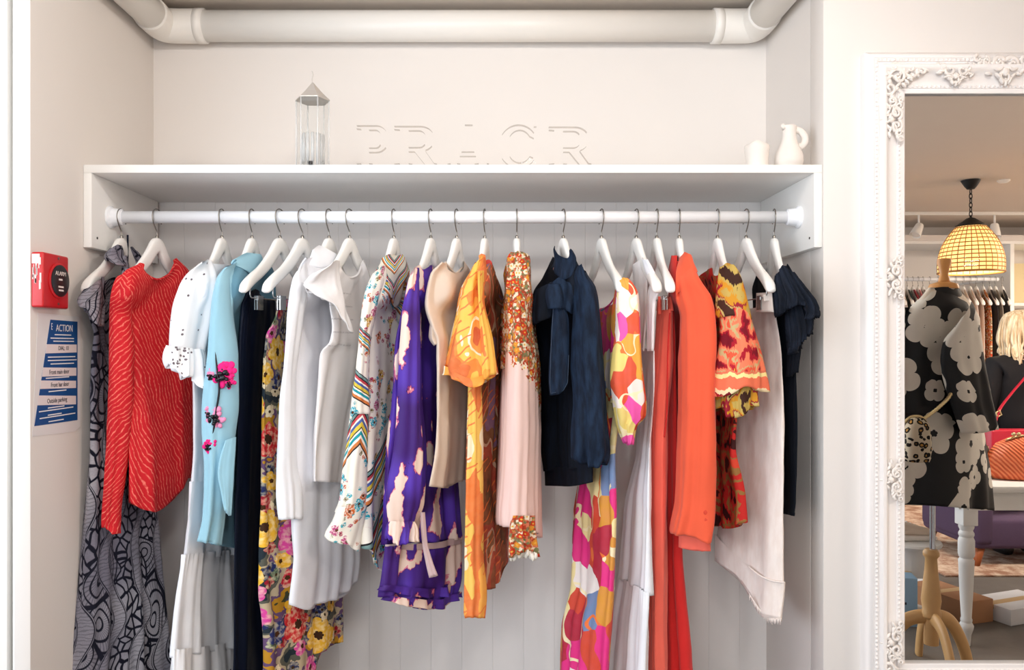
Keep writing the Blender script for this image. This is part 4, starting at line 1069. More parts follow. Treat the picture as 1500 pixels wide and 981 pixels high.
# 17 coral trousers
g = garment('trousers', 'long coral trousers clipped by the waistband beside the orange blazer', 'trousers', 962)
tube('leg', g, P_coral, [(452, 962), (522, 958), (589, 953), (684, 950), (819, 949), (981, 948), (1060, 947)], [(452, 984), (522, 984), (600, 978), (700, 976), (981, 976), (1060, 978)], 452, 1055, 2.53, .03, [(452, .025), (700, .05), (1050, .05)], -1, nu=72, fold=(4, .001, .007), seed=57)
tube('leg', g, P_coral_shade, [(452, 972), (600, 970), (981, 968), (1060, 968)], [(452, 988), (600, 992), (815, 999), (869, 1004), (937, 1011), (1060, 1018)], 455, 1055, 2.60, .05, [(452, .025), (700, .05), (1050, .06)], -1, nu=72, fold=(4, .001, .009), seed=58)  # blazer's shade put into the colour of this leg
tube('waistband', g, P_coral, [(436, 963), (456, 961)], [(434, 984), (456, 987)], [(-1, 438), (1, 435)], 455, 2.55, .05, .032, -1, nu=64, fold=(3, 0, .001), seed=59, nv=10, wr=.001)
for px_, Yq in ((966, 2.50), (982, 2.495)): slab('belt_loop', g, P_coral, [(px_ - 2, 434), (px_ + 2, 434), (px_ + 2, 460), (px_ - 2, 460)], Yq, .004, bevel=.001)
pipe('pocket_seam', catmull([W(981, 458, 2.475), W(978, 520, 2.47), W(977, 600, 2.47), W(973, 640, 2.475)], 6), .0025, P_coral_shade, g, 6)

# 18 coral orange blazer
g = garment('blazer', 'coral orange blazer with turned collar and buttoned cuff', 'blazer', 995)
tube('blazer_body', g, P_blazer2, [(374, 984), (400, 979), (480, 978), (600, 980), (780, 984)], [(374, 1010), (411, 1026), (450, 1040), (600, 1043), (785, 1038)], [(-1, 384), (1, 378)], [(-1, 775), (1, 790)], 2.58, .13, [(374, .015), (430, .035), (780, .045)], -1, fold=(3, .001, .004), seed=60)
tube('sleeve', g, P_blazer, [(376, 1000), (395, 992), (434, 990), (468, 996), (539, 995), (650, 993), (734, 991), (782, 982), (790, 990)], [(376, 1012), (395, 1018), (411, 1026), (438, 1043), (470, 1048), (495, 1050), (600, 1047), (701, 1047), (768, 1045), (800, 1040)], [(-1, 388), (0, 378), (1, 384)], [(-1, 781), (0, 788), (1, 798)], 2.42, .03, [(378, .02), (415, .055), (450, .06), (790, .05)], -1, nu=100, fold=(4, .001, .009), seed=61, wr=.004)
tube('cuff_lining', g, P_coral, [(775, 994), (802, 993)], [(775, 1040), (808, 1040)], 778, [(-1, 801), (0, 806), (1, 807)], 2.44, .03, .03, -1, nu=64, fold=(3, .001, .003), seed=62, nv=14)
tube('collar', g, P_blazer, [(368, 1000), (376, 996), (400, 990), (425, 989), (440, 992)], [(368, 1006), (374, 1013), (384, 1016), (396, 1021), (410, 1024), (440, 1006)], [(-1, 376), (-.2, 369), (1, 372)], [(-1, 434), (-.2, 420), (.4, 404), (1, 398)], 2.41, .02, .034, -1, nu=64, fold=(2, 0, .002), seed=63, wr=.001, hug=.014)
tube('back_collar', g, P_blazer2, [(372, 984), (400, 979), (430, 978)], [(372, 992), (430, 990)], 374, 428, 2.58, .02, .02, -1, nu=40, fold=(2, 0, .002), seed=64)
for by_ in (750, 761, 772):
    lathe('cuff_button', [(.001, -.005), (.0075, -.004), (.0085, 0), (.001, .002)], W(1034 + (by_ - 750) * .1, by_, 2.362), m_coralbtn, g, 18, 'y')

# 19 red and yellow blouse
g = garment('blouse', 'red and yellow patterned blouse with wide frilled sleeve', 'blouse', 1051)
tube('blouse_body', g, P_ikat3, [(392, 1034), (407, 1021), (440, 1026), (500, 1036), (600, 1045), (700, 1046), (772, 1045)], [(388, 1066), (420, 1078), (500, 1086), (600, 1080), (658, 1075), (728, 1089), (772, 1093)], [(-1, 408), (-.5, 392), (0, 404), (.5, 398), (1, 390)], [(-1, 768), (0, 774), (1, 764)], 2.58, .14, [(390, .012), (440, .032), (760, .05)], -1, fold=(5, .001, .010), seed=65, flare=.003)
tube('yoke', g, P_ikat2, [(384, 1058), (395, 1053), (417, 1051), (453, 1049), (470, 1050)], [(384, 1070), (392, 1078), (403, 1084), (438, 1094), (470, 1101)], [(-1, 392), (0, 385), (1, 388)], [(-1, 466), (0, 462), (1, 468)], 2.395, .02, [(386, .012), (440, .04), (466, .045)], -1, nu=72, fold=(3, .001, .004), seed=66)
tube('sleeve', g, P_ikat, [(430, 1050), (497, 1055), (540, 1050), (580, 1043), (586, 1048)], [(430, 1090), (485, 1105), (527, 1114), (573, 1119), (580, 1114)], [(-1, 456), (0, 450), (1, 456)], [(-1, 582), (-.3, 578), (.3, 566), (1, 574)], 2.39, .02, [(440, .038), (580, .06)], -1, nu=88, fold=(4, .002, .009), seed=67)
tube('sleeve_frill', g, P_ikat2, [(560, 1054), (590, 1052), (614, 1066)], [(560, 1108), (590, 1108), (614, 1094)], 564, [(-1, 596), (-.3, 612), (.3, 610), (1, 592)], 2.40, .02, .045, -1, nu=88, fold=(7, .003, .009), seed=68)

# 20 cream denim skirt
g = garment('denim_skirt', 'cream denim skirt with frayed hem clipped near the end of the rail', 'skirt', 1093)
tube('skirt_body', g, P_cream, [(446, 1100), (470, 1094), (560, 1084), (650, 1073), (750, 1056), (820, 1047), (900, 1046)], [(444, 1132), (470, 1138), (521, 1146), (610, 1148), (852, 1149), (906, 1143)], [(-1, 452), (1, 446)], [(-1, 818), (-.45, 838), (0, 868), (.35, 896), (1, 907)], 2.57, [(446, .09), (560, .13), (850, .15)], [(446, .012), (520, .03), (850, .04)], -1, fold=(3, .001, .005), seed=69, nu=110)
tube('waistband', g, P_cream, [(428, 1108), (458, 1107)], [(427, 1131), (458, 1134)], [(-1, 429), (1, 428)], 457, 2.45, .04, .014, -1, nu=64, fold=(2, 0, .001), seed=70, nv=10, wr=.001)
tube('hem_band', g, P_cream, [(800, 1047), (830, 1047), (900, 1046)], [(800, 1149), (852, 1151), (906, 1145)], [(-1, 781), (-.2, 822), (.2, 842), (1, 852)], [(-1, 821), (-.45, 841), (0, 872), (.35, 899), (1, 909)], 2.57, .15, .043, -1, nu=110, fold=(3, .004, .005), seed=69, nv=14)
rd = random.Random(9); mbf = MB()
for k in range(60):
    px_ = 1098 + 46 * k / 59; yb_ = 872 + 36 * math.sin(min(1, k / 45) * PI / 2) - 1
    Yq = 2.50 - .10 * k / 59
    p0 = W(px_, yb_ - 2, Yq); mbf.add(pipe_vf([p0, p0 + Vector((rd.uniform(-.003, .003), 0, -.012 - rd.uniform(0, .008)))], .0011, 5))
pipe('hem_seam', catmull([W(1096, 829, 2.52), W(1112, 842, 2.47), W(1130, 850, 2.43), W(1149, 853, 2.40)], 6), .003, P_cream, g, 6)
fr = mbf.build('frayed_edge', P_cream, g); fr['kind'] = 'stuff'
slab('fastening_tab', g, P_cream, [(1118, 431), (1129, 430), (1130, 440), (1119, 441)], 2.415, .004, bevel=.001)

# 21 navy ruffled top
g = garment('ruffled_blouse', 'navy sleeveless top with layered ruffles at the right end', 'top', 1134)
tube('top_body', g, P_navy2, [(386, 1118), (405, 1108), (425, 1102), (480, 1106), (600, 1120), (757, 1132)], [(384, 1152), (398, 1160), (411, 1164), (450, 1168), (527, 1166), (640, 1168), (732, 1167), (757, 1164)], [(-1, 392), (-.5, 410), (0, 412), (.5, 396), (1, 386)], [(-1, 748), (1, 756)], 2.57, .13, [(386, .012), (430, .03), (750, .04)], -1, fold=(4, .001, .008), seed=71)
tube('upper_ruffle', g, P_navy3, [(386, 1139), (400, 1136), (423, 1134), (452, 1136), (470, 1142)], [(386, 1153), (398, 1162), (411, 1170), (432, 1184), (446, 1193), (458, 1196), (470, 1190)], [(-1, 404), (0, 388), (1, 400)], [(-1, 464), (-.3, 452), (.3, 446), (.7, 468), (1, 462)], 2.395, .02, [(388, .02), (420, .048), (440, .055), (468, .065)], -1, nu=180, fold=(17, .002, .008), seed=72, flare=.005)
tube('lower_ruffle', g, P_navy3, [(440, 1150), (470, 1152), (500, 1156), (530, 1160)], [(440, 1178), (468, 1188), (490, 1183), (510, 1174), (530, 1169)], 445, [(-1, 520), (0, 512), (.5, 508), (1, 488)], 2.41, .02, [(440, .03), (520, .035)], -1, nu=140, fold=(13, .003, .009), seed=73, flare=.006)
tube('edge_frill', g, P_navy2, [(500, 1158), (550, 1154)], [(500, 1172), (550, 1166)], 500, [(-1, 552), (1, 545)], 2.43, .01, .02, -1, nu=64, fold=(8, .003, .006), seed=74)
# ------------------------------------------------------------------ on the left wall: alarm call point and notice
m_red = plain('alarm red', rgb(196, 22, 30), .35, .5, nvar=.04); m_black = plain('black plastic', rgb(26, 24, 26), .35, .5)
m_paper = plain('paper', rgb(232, 230, 230), .6, .3); m_bluep = plain('notice blue', rgb(24, 78, 140), .55, .3); m_pinkp = plain('notice white strip', rgb(236, 226, 226), .6)
m_ink = plain('ink', rgb(40, 44, 60), .7); m_white = plain('white print', rgb(240, 240, 242), .6); m_worn = plain('worn paint', rgb(226, 214, 208), .7)

def text(name, body, size, loc, rot, mat, parent, ext=.0004, align='CENTER', sx=1.0):
    c = bpy.data.curves.new(name, 'FONT'); c.body = body; c.size = size; c.extrude = ext
    c.align_x = align; c.align_y = 'CENTER'
    o = bpy.data.objects.new(name, c); COL.objects.link(o)
    me = bpy.data.meshes.new_from_object(o.evaluated_get(bpy.context.evaluated_depsgraph_get()))
    bpy.data.objects.remove(o); bpy.data.curves.remove(c)
    me.materials.clear(); me.materials.append(mat)
    o = bpy.data.objects.new(name, me); COL.objects.link(o)
    o.location = Vector(loc) - origin(parent) if parent else loc
    o.rotation_euler = rot; o.scale = (sx, 1, 1)
    if parent: o.parent = parent
    return o
RL = (PI / 2, 0, PI / 2)
def wz(py, Y): return CZ + (CY - py) * Y / F

al = thing('fire_alarm_box', 'red fire alarm box with round black dial above the blue notice', 'fire alarm', (LX, 2.245, 1.545))
AX = LX + .036
bm = bmesh.new(); bm_box(bm, LX, AX, 2.181, 2.312, 1.462, 1.618, .006, seg=3)
smooth_by_angle(from_bm('alarm_case', bm, m_red, al))
lathe('dial_rim', [(.001, 0), (.052, 0), (.052, .004), (.047, .006), (.001, .006)], (AX - .001, 2.256, 1.542), m_red, al, 40, 'x')
dl = lathe('dial', [(.001, 0), (.046, 0), (.046, .004), (.040, .0065), (.001, .007)], (AX + .003, 2.256, 1.542), m_black, al, 40, 'x')
text('dial_lettering', 'ALARM', .017, (AX + .0105, 2.250, 1.562), RL, m_worn, al)
mb = MB()
for yy, zz, ww in ((2.250, 1.545, .018), (2.252, 1.524, .026), (2.253, 1.514, .024)): mb.add(bx_vf(AX + .0095, AX + .0105, yy - ww / 2, yy + ww / 2, zz - .0025, zz + .0025))
mb.build('dial_marks', m_worn, al, False)
for yy, zz in ((2.256, 1.607), (2.256, 1.475), (2.302, 1.54)):
    lathe('screw', [(.0005, 0), (.004, 0), (.004, .0015), (.0005, .002)], (AX, yy, zz), m_steel, al, 12, 'x')
rd = random.Random(4); mb = MB()
for k in range(16):
    x0 = LX + .004 + rd.uniform(0, .024); z0 = 1.61 - rd.uniform(0, .09); ln = rd.uniform(.006, .03)
    mb.add(bx_vf(x0, x0 + rd.uniform(.0015, .005), 2.1798, 2.1812, z0 - ln, z0))
mb.add(bx_vf(LX + .004, LX + .026, 2.1796, 2.1812, 1.585, 1.612))
mb.build('scratches', m_worn, al, False)

sg_ = thing('wall_notice', 'blue and white fire action notice taped below the red alarm box', 'notice', (LX, 2.32, 1.28))
SX = LX + .002
def wall_poly(name, pts, x0, x1, mat, parent):
    n = len(pts)
    vs = [(x0, y, z) for y, z in pts] + [(x1, y, z) for y, z in pts]
    fs = [tuple(range(n)), tuple(range(2 * n - 1, n - 1, -1))] + [(i, (i + 1) % n, n + (i + 1) % n, n + i) for i in range(n)]
    return build(name, vs, fs, mat, parent, False)
def wp(px, py, X=SX):
    Y = -X * F / (CX - px); return (Y, wz(py, Y))
wall_poly('paper_sheet', [wp(56, 458), wp(118, 464), wp(118, 624), wp(110, 632), wp(48, 639)], LX + .0004, LX + .0014, m_paper, sg_)
blue = [wp(74, 468), wp(113.5, 471), wp(113.5, 615), wp(50.5, 624)]
wall_poly('blue_panel', blue, LX + .0014, LX + .0022, m_bluep, sg_)
for (xa, ya, xb, yb) in ((68, 504, 112, 516), (63, 538, 111.5, 550), (60, 557, 111, 568), (56, 579, 111, 592)):
    wall_poly('white_strip', [wp(xa, ya), wp(xb, ya + .5), wp(xb, yb), wp(xa - 1.5, yb + 1.5)], LX + .0022, LX + .0028, m_pinkp, sg_)
def stext(body, px, py, hpx, mat, sx=1.0):
    Y, z = wp(px, py, LX + .003)
    return text('notice_lettering', body, hpx * Y / F * 1.35, (LX + .0032, Y, z), RL, mat, sg_, .0002, sx=sx)
stext('ACTION', 94.5, 481, 10.5, m_white, .82); stext('E', 76, 478.5, 10.5, m_white, .5)
stext('DIAL: 10', 93, 510, 6.5, m_ink, .85); stext('Front main door', 87, 544.5, 7, m_ink, .82); stext('Front bar door', 88, 563, 7, m_ink, .82); stext('Outside parking', 84, 586, 7, m_ink, .85)
mb = MB()
for px, py, wd in ((92, 490, 24), (91, 495, 34), (93, 499.5, 30), (90, 523, 40), (91, 528, 42), (91, 533, 34), (84, 554, 34), (84, 573.5, 26), (82, 597.5, 24), (82, 603, 50), (80, 608, 20), (84, 613, 52), (82, 617.5, 22)):
    a, b_ = wp(px - wd / 2, py), wp(px + wd / 2, py)
    mb.add(bx_vf(LX + .0022, LX + .0028, a[0], b_[0], a[1] - .0016, a[1] + .0016))
mb.build('small_print', m_white, sg_, False)

# ------------------------------------------------------------------ on the shelf
def clear_mat(name, tint=(1, 1, 1, 1), face=.06, rim=.5, rough=.03):
    m = Mat(name, .05)
    lw = m.node('ShaderNodeLayerWeight'); lw.inputs['Blend'].default_value = .35
    tr = m.node('ShaderNodeBsdfTransparent'); tr.inputs[0].default_value = tint
    gl = m.node('ShaderNodeBsdfGlossy'); gl.inputs['Roughness'].default_value = rough
    gl.inputs[0].default_value = (.95, .95, .95, 1)
    fac = m.f('ADD', m.f('MULTIPLY', lw.outputs['Facing'], rim), face)
    mx = m.node('ShaderNodeMixShader'); m.put(mx.inputs[0], fac); m.t.links.new(tr.outputs[0], mx.inputs[1]); m.t.links.new(gl.outputs[0], mx.inputs[2])
    out = m.n.get('Material Output'); m.t.links.new(mx.outputs[0], out.inputs['Surface']); return m.m
m_glass = clear_mat('clear glass', (.97, .98, .98, 1), .012, .35); m_acry = clear_mat('clear acrylic', (1, 1, 1, 1), .0, .03)
m_edge = clear_mat('darkened acrylic edge', (.70, .67, .64, 1), .02, .15, .3); m_frost = clear_mat('ribbed glass', (.99, .99, .99, 1), .0, .5, .2)
_t = m_frost.node_tree; _mx = next(n_ for n_ in _t.nodes if n_.type == 'MIX_SHADER'); _df = _t.nodes.new('ShaderNodeBsdfDiffuse'); _df.inputs[0].default_value = (.9, .9, .9, 1)
_m2 = _t.nodes.new('ShaderNodeMixShader'); _m2.inputs[0].default_value = .42; _t.links.new(_mx.outputs[0], _m2.inputs[1]); _t.links.new(_df.outputs[0], _m2.inputs[2]); _t.links.new(_m2.outputs[0], _t.nodes['Material Output'].inputs['Surface'])

LY = 2.50
bt = thing('glass_lantern', 'tall clear glass lantern with pointed metal lid on the shelf', 'lantern', (W(458, 241, LY).x, LY, SHT))
bx_c = bt.location.x; half = 24.0 * LY / F; zt = wz(148, LY) + .0
def poly_prism(levels, n, c, rot=0.0):
    vs, fs = [], []
    for r, z in levels:
        for j in range(n):
            a = rot + 2 * PI * j / n; vs.append((c[0] + r * math.cos(a), c[1] + r * math.sin(a), z))
    for i in range(len(levels) - 1):
        for j in range(n): fs.append((i * n + j, i * n + (j + 1) % n, (i + 1) * n + (j + 1) % n, (i + 1) * n + j))
    fs.append(tuple(range(n - 1, -1, -1))); fs.append(tuple((len(levels) - 1) * n + j for j in range(n)))
    return vs, fs
v, f_ = poly_prism([(half, SHT + .004), (half, SHT + .012), (half * .96, SHT + .02), (half * .96, zt - .012), (half * 1.0, zt)], 6, (bx_c, LY))
build('glass_body', v, f_, m_glass, bt, False)
mb = MB()
for k in range(14):
    a = 2 * PI * k / 14
    mb.add(pipe_vf([(bx_c + half * .66 * math.cos(a), LY + half * .66 * math.sin(a), SHT + .014), (bx_c + half * .66 * math.cos(a), LY + half * .66 * math.sin(a), SHT + .105)], .0052, 8))
mb.build('ribbed_insert', m_frost, bt)
m_tin = plain('pale tin', rgb(206, 200, 194), .4, .5, .35)
v, f_ = poly_prism([(half * 1.06, zt), (half * 1.06, zt + .003), (half * .6, zt + .026), (half * .12, zt + .055), (.002, zt + .060)], 6, (bx_c, LY))
build('lid', v, f_, m_tin, bt, False)
pipe('finial_wire', catmull([(bx_c, LY, zt + .056), (bx_c - .002, LY, zt + .07), (bx_c + .001, LY, zt + .085), (bx_c - .002, LY, zt + .097)], 6), .0016, m_tin, bt, 6)
mb = MB()
for j in range(6):
    a = 2 * PI * j / 6; mb.add(pipe_vf([(bx_c + half * 1.0 * math.cos(a), LY + half * 1.0 * math.sin(a), SHT + .0), (bx_c + half * 1.0 * math.cos(a), LY + half * 1.0 * math.sin(a), zt)], .0022, 6))
mb.build('corner_bars', m_frost, bt)
lathe('foot', [(.001, 0), (.007, 0), (.007, .01), (.001, .012)], (bx_c + .003, LY - half * .8, SHT), m_black, bt, 14)

def letter(ch, x0, x1, top_y, label):
    """slab serif letter cut from clear acrylic; outlines in picture units"""
    X0, X1 = W(x0, 240, LY).x, W(x1, 240, LY).x; Z0, Z1 = SHT, wz(top_y, LY); H = Z1 - Z0; Wd = X1 - X0
    cu = bpy.data.curves.new('letter', 'CURVE'); cu.dimensions = '2D'; cu.fill_mode = 'BOTH'; cu.extrude = .009; cu.bevel_depth = .0006
    def sp(pts):
        s_ = cu.splines.new('POLY'); s_.points.add(len(pts) - 1); s_.use_cyclic_u = True
        for p_, q in zip(s_.points, pts): p_.co = (q[0] * Wd, q[1] * H, 0, 1)
    arc = lambda cx, cy, rx, ry, a0, a1, n=14: [(cx + rx * math.cos(math.radians(a0 + (a1 - a0) * i / n)), cy + ry * math.sin(math.radians(a0 + (a1 - a0) * i / n))) for i in range(n + 1)]
    if ch == 'P':
        sp([(0, 0), (.5, 0), (.5, .07), (.38, .08), (.38, .36), (.62, .36)] + arc(.62, .68, .38, .32, -90, 90) + [(0, 1), (0, .93), (.14, .92), (.14, .08), (0, .07)])
        sp([(.38, .9), (.6, .9)] + arc(.6, .68, .2, .22, 90, -90) + [(.38, .46)])
    if ch == 'R':
        sp([(0, 0), (.42, 0), (.42, .07), (.33, .08), (.33, .38), (.48, .38), (.74, .04), (.82, 0), (1, 0), (1, .07), (.93, .09), (.72, .4)] + arc(.62, .7, .32, .3, -70, 90) + [(0, 1), (0, .93), (.13, .92), (.13, .08), (0, .07)])
        sp([(.33, .9), (.58, .9)] + arc(.58, .69, .18, .21, 90, -90) + [(.33, .48)])
    if ch == 'A':
        sp([(0, 0), (.3, 0), (.3, .07), (.22, .08), (.29, .26), (.69, .26), (.76, .08), (.66, .07), (.66, 0), (1, 0), (1, .07), (.95, .08), (.6, 1), (.42, 1), (.07, .08), (0, .07)])
        sp([(.33, .36), (.65, .36), (.49, .78)])
    if ch == 'C':
        sp(arc(.52, .5, .52, .52, 38, 322, 34) + [(1, .06), (.9, .22)] + arc(.55, .5, .34, .4, 322, 38, 30) + [(.92, .7), (.92, .98), (1, .98)])
    o = bpy.data.objects.new('acrylic_letter', cu); COL.objects.link(o)
    o.location = (X0, LY, Z0); o.rotation_euler = (PI / 2, 0, 0)
    dg = bpy.context.evaluated_depsgraph_get(); me = bpy.data.meshes.new_from_object(o.evaluated_get(dg))
    bpy.data.objects.remove(o); bpy.data.curves.remove(cu)
    me.materials.clear(); me.materials.append(m_acry); me.materials.append(m_edge)
    for p_ in me.polygons: p_.material_index = 1 if abs(p_.normal.y) > .55 else 0; p_.use_smooth = False  # dark reflections put into the tint of edges facing up and down
    o = bpy.data.objects.new('acrylic_letter', me); COL.objects.link(o)
    o.location = (X0, LY, Z0 + .0006); o.rotation_euler = (PI / 2, 0, 0)
    return tag(o, label, 'letter', 'clear acrylic letters on the shelf')
letter('P', 523, 569, 185, 'clear acrylic letter P next to the glass lantern')
letter('R', 578, 640, 186, 'clear acrylic letter R between the letters P and A')
letter('A', 656, 716, 184, 'clear acrylic letter A in the middle of the row')
letter('C', 731, 786, 185, 'clear acrylic letter C following the letter A')
letter('R', 804, 866, 187, 'clear acrylic letter R ending the row beside empty shelf')

m_cer = plain('matt white ceramic', rgb(228, 221, 214), .6, .3, nvar=.03, bump=.05, bscale=60)
PY = 2.50
c = W(1109, 241, PY); k = PY / F
lathe_o = lathe('ceramic_pot', [(.001, 0), (.0335, 0), (.0345, .004), (.0345, .03), (.036, .044), (.0385, .06), (.0375, .070), (.031, .0765), (.027, .074), (.026, .02), (.001, .015)], (0, 0, 0), m_cer, None, 40)
lathe_o.location = (c.x, PY, SHT); tag(lathe_o, 'small squat white ceramic pot beside the tall jug', 'pot')
bm = bmesh.new(); bm.from_mesh(lathe_o.data)
for vv in bm.verts:
    a = math.atan2(vv.co.y, vv.co.x); vv.co.z *= 1 + .05 * math.sin(3 * a + 1) * (vv.co.z > .05); vv.co.x *= 1 + .05 * (a > 0)
bm.to_mesh(lathe_o.data); bm.free()
c = W(1157, 241, PY)
jg = thing('ceramic_jug', 'tall white ceramic jug with curled handle at the shelf end', 'jug', (c.x, PY, SHT))
lathe('jug_body', [(.001, 0), (.036, 0), (.041, .006), (.0445, .02), (.0435, .038), (.037, .056), (.028, .074), (.023, .092), (.0215, .11), (.0225, .124), (.024, .132), (.021, .134), (.018, .126), (.016, .09), (.001, .08)],
      (c.x - .003, PY, SHT), m_cer, jg, 44)
pipe('handle', catmull([(c.x + .018, PY, SHT + .122), (c.x + .034, PY - .002, SHT + .116), (c.x + .046, PY - .004, SHT + .098), (c.x + .046, PY - .004, SHT + .08), (c.x + .034, PY - .002, SHT + .066), (c.x + .024, PY, SHT + .07)], 8), .008, m_cer, jg, 12, flat=(1.4, 1))
pipe('spout', [(c.x - .018, PY - .006, SHT + .125), (c.x - .03, PY - .008, SHT + .137)], [.010, .006], m_cer, jg, 12)

# ------------------------------------------------------------------ the ornate mirror
m_frame = plain('chalky white frame paint', rgb(243, 239, 237), .55, .3, nvar=.04, nscale=14, bump=.08, bscale=90)
m_orn = plain('rubbed white carving', rgb(240, 233, 227), .6, .3, nvar=.10, nscale=60)
MY = GLASS_Y
gx0, gz1, gz0 = W(1322, 0, MY).x, wz(139, MY), wz(969, MY)
cxm = W(1462, 0, MY).x; gx1 = 2 * cxm - gx0
mr = thing('wall_mirror', 'tall mirror in an ornate carved white frame on the wall', 'mirror', (cxm, FY_, gz0 - .12))
m_mir = Mat('mirror silver', .0, .5, 1.0); m_mir.color((.86, .865, .86, 1)); m_mir.b.inputs['Roughness'].default_value = 0.0
o = build('mirror_glass', [(gx0 - .01, MY, gz0 - .01), (gx1 + .01, MY, gz0 - .01), (gx1 + .01, MY, gz1 + .01), (gx0 - .01, MY, gz1 + .01), (gx0 - .01, MY + .004, gz0 - .01), (gx1 + .01, MY + .004, gz0 - .01), (gx1 + .01, MY + .004, gz1 + .01), (gx0 - .01, MY + .004, gz1 + .01)],
          [(0, 1, 2, 3), (7, 6, 5, 4), (0, 4, 5, 1), (1, 5, 6, 2), (2, 6, 7, 3), (3, 7, 4, 0)], m_mir.m, mr, False)
# moulding: profile (outward distance from the glass edge, height of the front above the wall)
prof = [(0, .012), (0, .028), (.004, .031), (.0145, .030), (.0155, .033), (.0245, .033), (.0255, .029), (.028, .030), (.034, .031), (.05, .036), (.062, .045), (.070, .055), (.075, .058), (.081, .058), (.085, .052), (.088, .044), (.0925, .044), (.0935, .049), (.1025, .049), (.1035, .044), (.106, .047), (.112, .044), (.122, .036), (.127, .03), (.127, 0)]
def frame_ring():
    vs, fs = [], []
    for d, h in prof:
        for sx, sz in ((-1, -1), (1, -1), (1, 1), (-1, 1)):
            x = (gx0 - d) if sx < 0 else (gx1 + d); z = (gz0 - d) if sz < 0 else (gz1 + d)
            vs.append((x, FY_ - h, z))
    for i in range(len(prof) - 1):
        for j in range(4):
            k = (j + 1) % 4; fs.append((i * 4 + j, i * 4 + k, (i + 1) * 4 + k, (i + 1) * 4 + j))
    return vs, fs
vs, fs = frame_ring(); smooth_by_angle(build('frame_moulding', vs, fs, m_frame, mr), 45)
def beads(d, h, r, step):
    mb = MB()
    for z in np.arange(gz0 - d, gz1 + d, step):
        for x in (gx0 - d, gx1 + d): mb.add(blob_vf((x, FY_ - h, z), (r, r * .8, r), 7, 5))
    for x in np.arange(gx0 - d, gx1 + d, step):
        for z in (gz0 - d, gz1 + d): mb.add(blob_vf((x, FY_ - h, z), (r, r * .8, r), 7, 5))
    return mb
beads(.098, .050, .0045, .0135).build('bead_moulding', m_frame, mr); beads(.020, .034, .004, .014).build('bead_moulding', m_frame, mr)

def scroll_pts(c, r, turns, a0, h, sgn=1, tail=None):
    P = []
    n = int(turns * 18)
    for i in range(n + 1):
        t = i / n; a = a0 + sgn * 2 * PI * turns * t; rr = r * (1 - .86 * t)
        P.append((c[0] + rr * math.cos(a), FY_ - h - .010 * t, c[1] + rr * math.sin(a)))
    return ([(tail[0], FY_ - h + .004, tail[1])] if tail else []) + P
def ornament(mirror_x=1, mirror_z=1, cx=0, cz=0, kind='corner', seed=1):
    mb = MB(); rd = random.Random(seed); h = .048
    def sc_(u, w_, r, t, a, sg, rad):
        P = scroll_pts((u, w_), r, t, a, h, sg)
        mb.add(pipe_vf([(cx + mirror_x * p_[0], p_[1], cz + mirror_z * p_[2]) for p_ in P], [rad * (1.25 - .7 * i / len(P)) for i in range(len(P))], 7))
    def lf(u, w_, ln, wd, ang):
        R_ = Matrix.Rotation(-ang * mirror_x * mirror_z, 3, 'Y')
        mb.add(blob_vf((cx + mirror_x * u, FY_ - h - .002, cz + mirror_z * w_), (ln, .007, wd), 9, 6, R_))
    if kind == 'corner':
        sc_(.052, .050, .030, 1.4, 2.4, 1, .0055); sc_(.026, .086, .022, 1.3, 3.4, -1, .005); sc_(.088, .026, .022, 1.3, 1.2, 1, .005)
        sc_(.040, .020, .018, 1.2, .6, -1, .0045); sc_(.016, .048, .016, 1.2, 4.0, 1, .0045); sc_(.125, .034, .016, 1.3, 2.0, 1, .0045); sc_(.034, .125, .016, 1.3, 2.0, -1, .0045)
        for k in range(10): lf(.03 + .012 * k, .055 - .003 * k + rd.uniform(-.014, .014), .012, .0045, rd.uniform(-.9, .9))
        for k in range(10): lf(.055 - .003 * k + rd.uniform(-.014, .014), .03 + .012 * k, .0045, .012, rd.uniform(-.9, .9))
        for k in range(4): lf(.07 + .01 * k, .075 - .01 * k, .012, .0045, .8)
    else:                               # spray along x
        L_ = .052 if kind == 'side' else .075
        sc_(-.018, .012, .020, 1.4, 0.4, 1, .0048); sc_(.018, .012, .020, 1.4, 2.7, -1, .0048); sc_(0, -.016, .016, 1.2, 1.6, 1, .0042)
        for s_ in (-1, 1):
            sc_(s_ * L_ * .72, .020, .013, 1.3, 1.5, s_, .004); sc_(s_ * L_, .026, .009, 1.2, 1.5, -s_, .0035)
            for k in range(6): lf(s_ * (.012 + L_ * .15 * k), .002 + rd.uniform(-.012, .018), .010, .004, s_ * rd.uniform(-.6, .9))
        for k in range(7):
            a = PI * (1.08 + .84 * k / 6); lf(.026 * math.cos(a), .012 + .040 * math.sin(a), .011, .004, -a)
        mb.add(blob_vf((cx, FY_ - h - .002, cz + mirror_z * -.004), (.010, .009, .010), 10, 7))
    return mb
for mx_, mz_ in ((1, -1), (1, 1), (-1, -1), (-1, 1)):
    X = gx0 - .094 if mx_ > 0 else gx1 + .094; Z = gz1 + .110 if mz_ < 0 else gz0 - .110
    X = gx0 - .085 if mx_ > 0 else gx1 + .085; Z = gz1 + .094 if mz_ < 0 else gz0 - .094
    ornament(mx_, mz_, X, Z, 'corner', 3).build('corner_carving', m_orn, mr)
mbv = ornament(1, 1, 0, 0, 'top', 5); mbv.v = [(cxm + p_[0] * 1.15, p_[1], gz1 + .066 + p_[2] * 1.35) for p_ in mbv.v]; mbv.build('crest_carving', m_orn, mr)
ornament(1, 1, W(1390, 0, MY).x, gz1 + .052, 'side', 8).build('spray_carving', m_orn, mr)
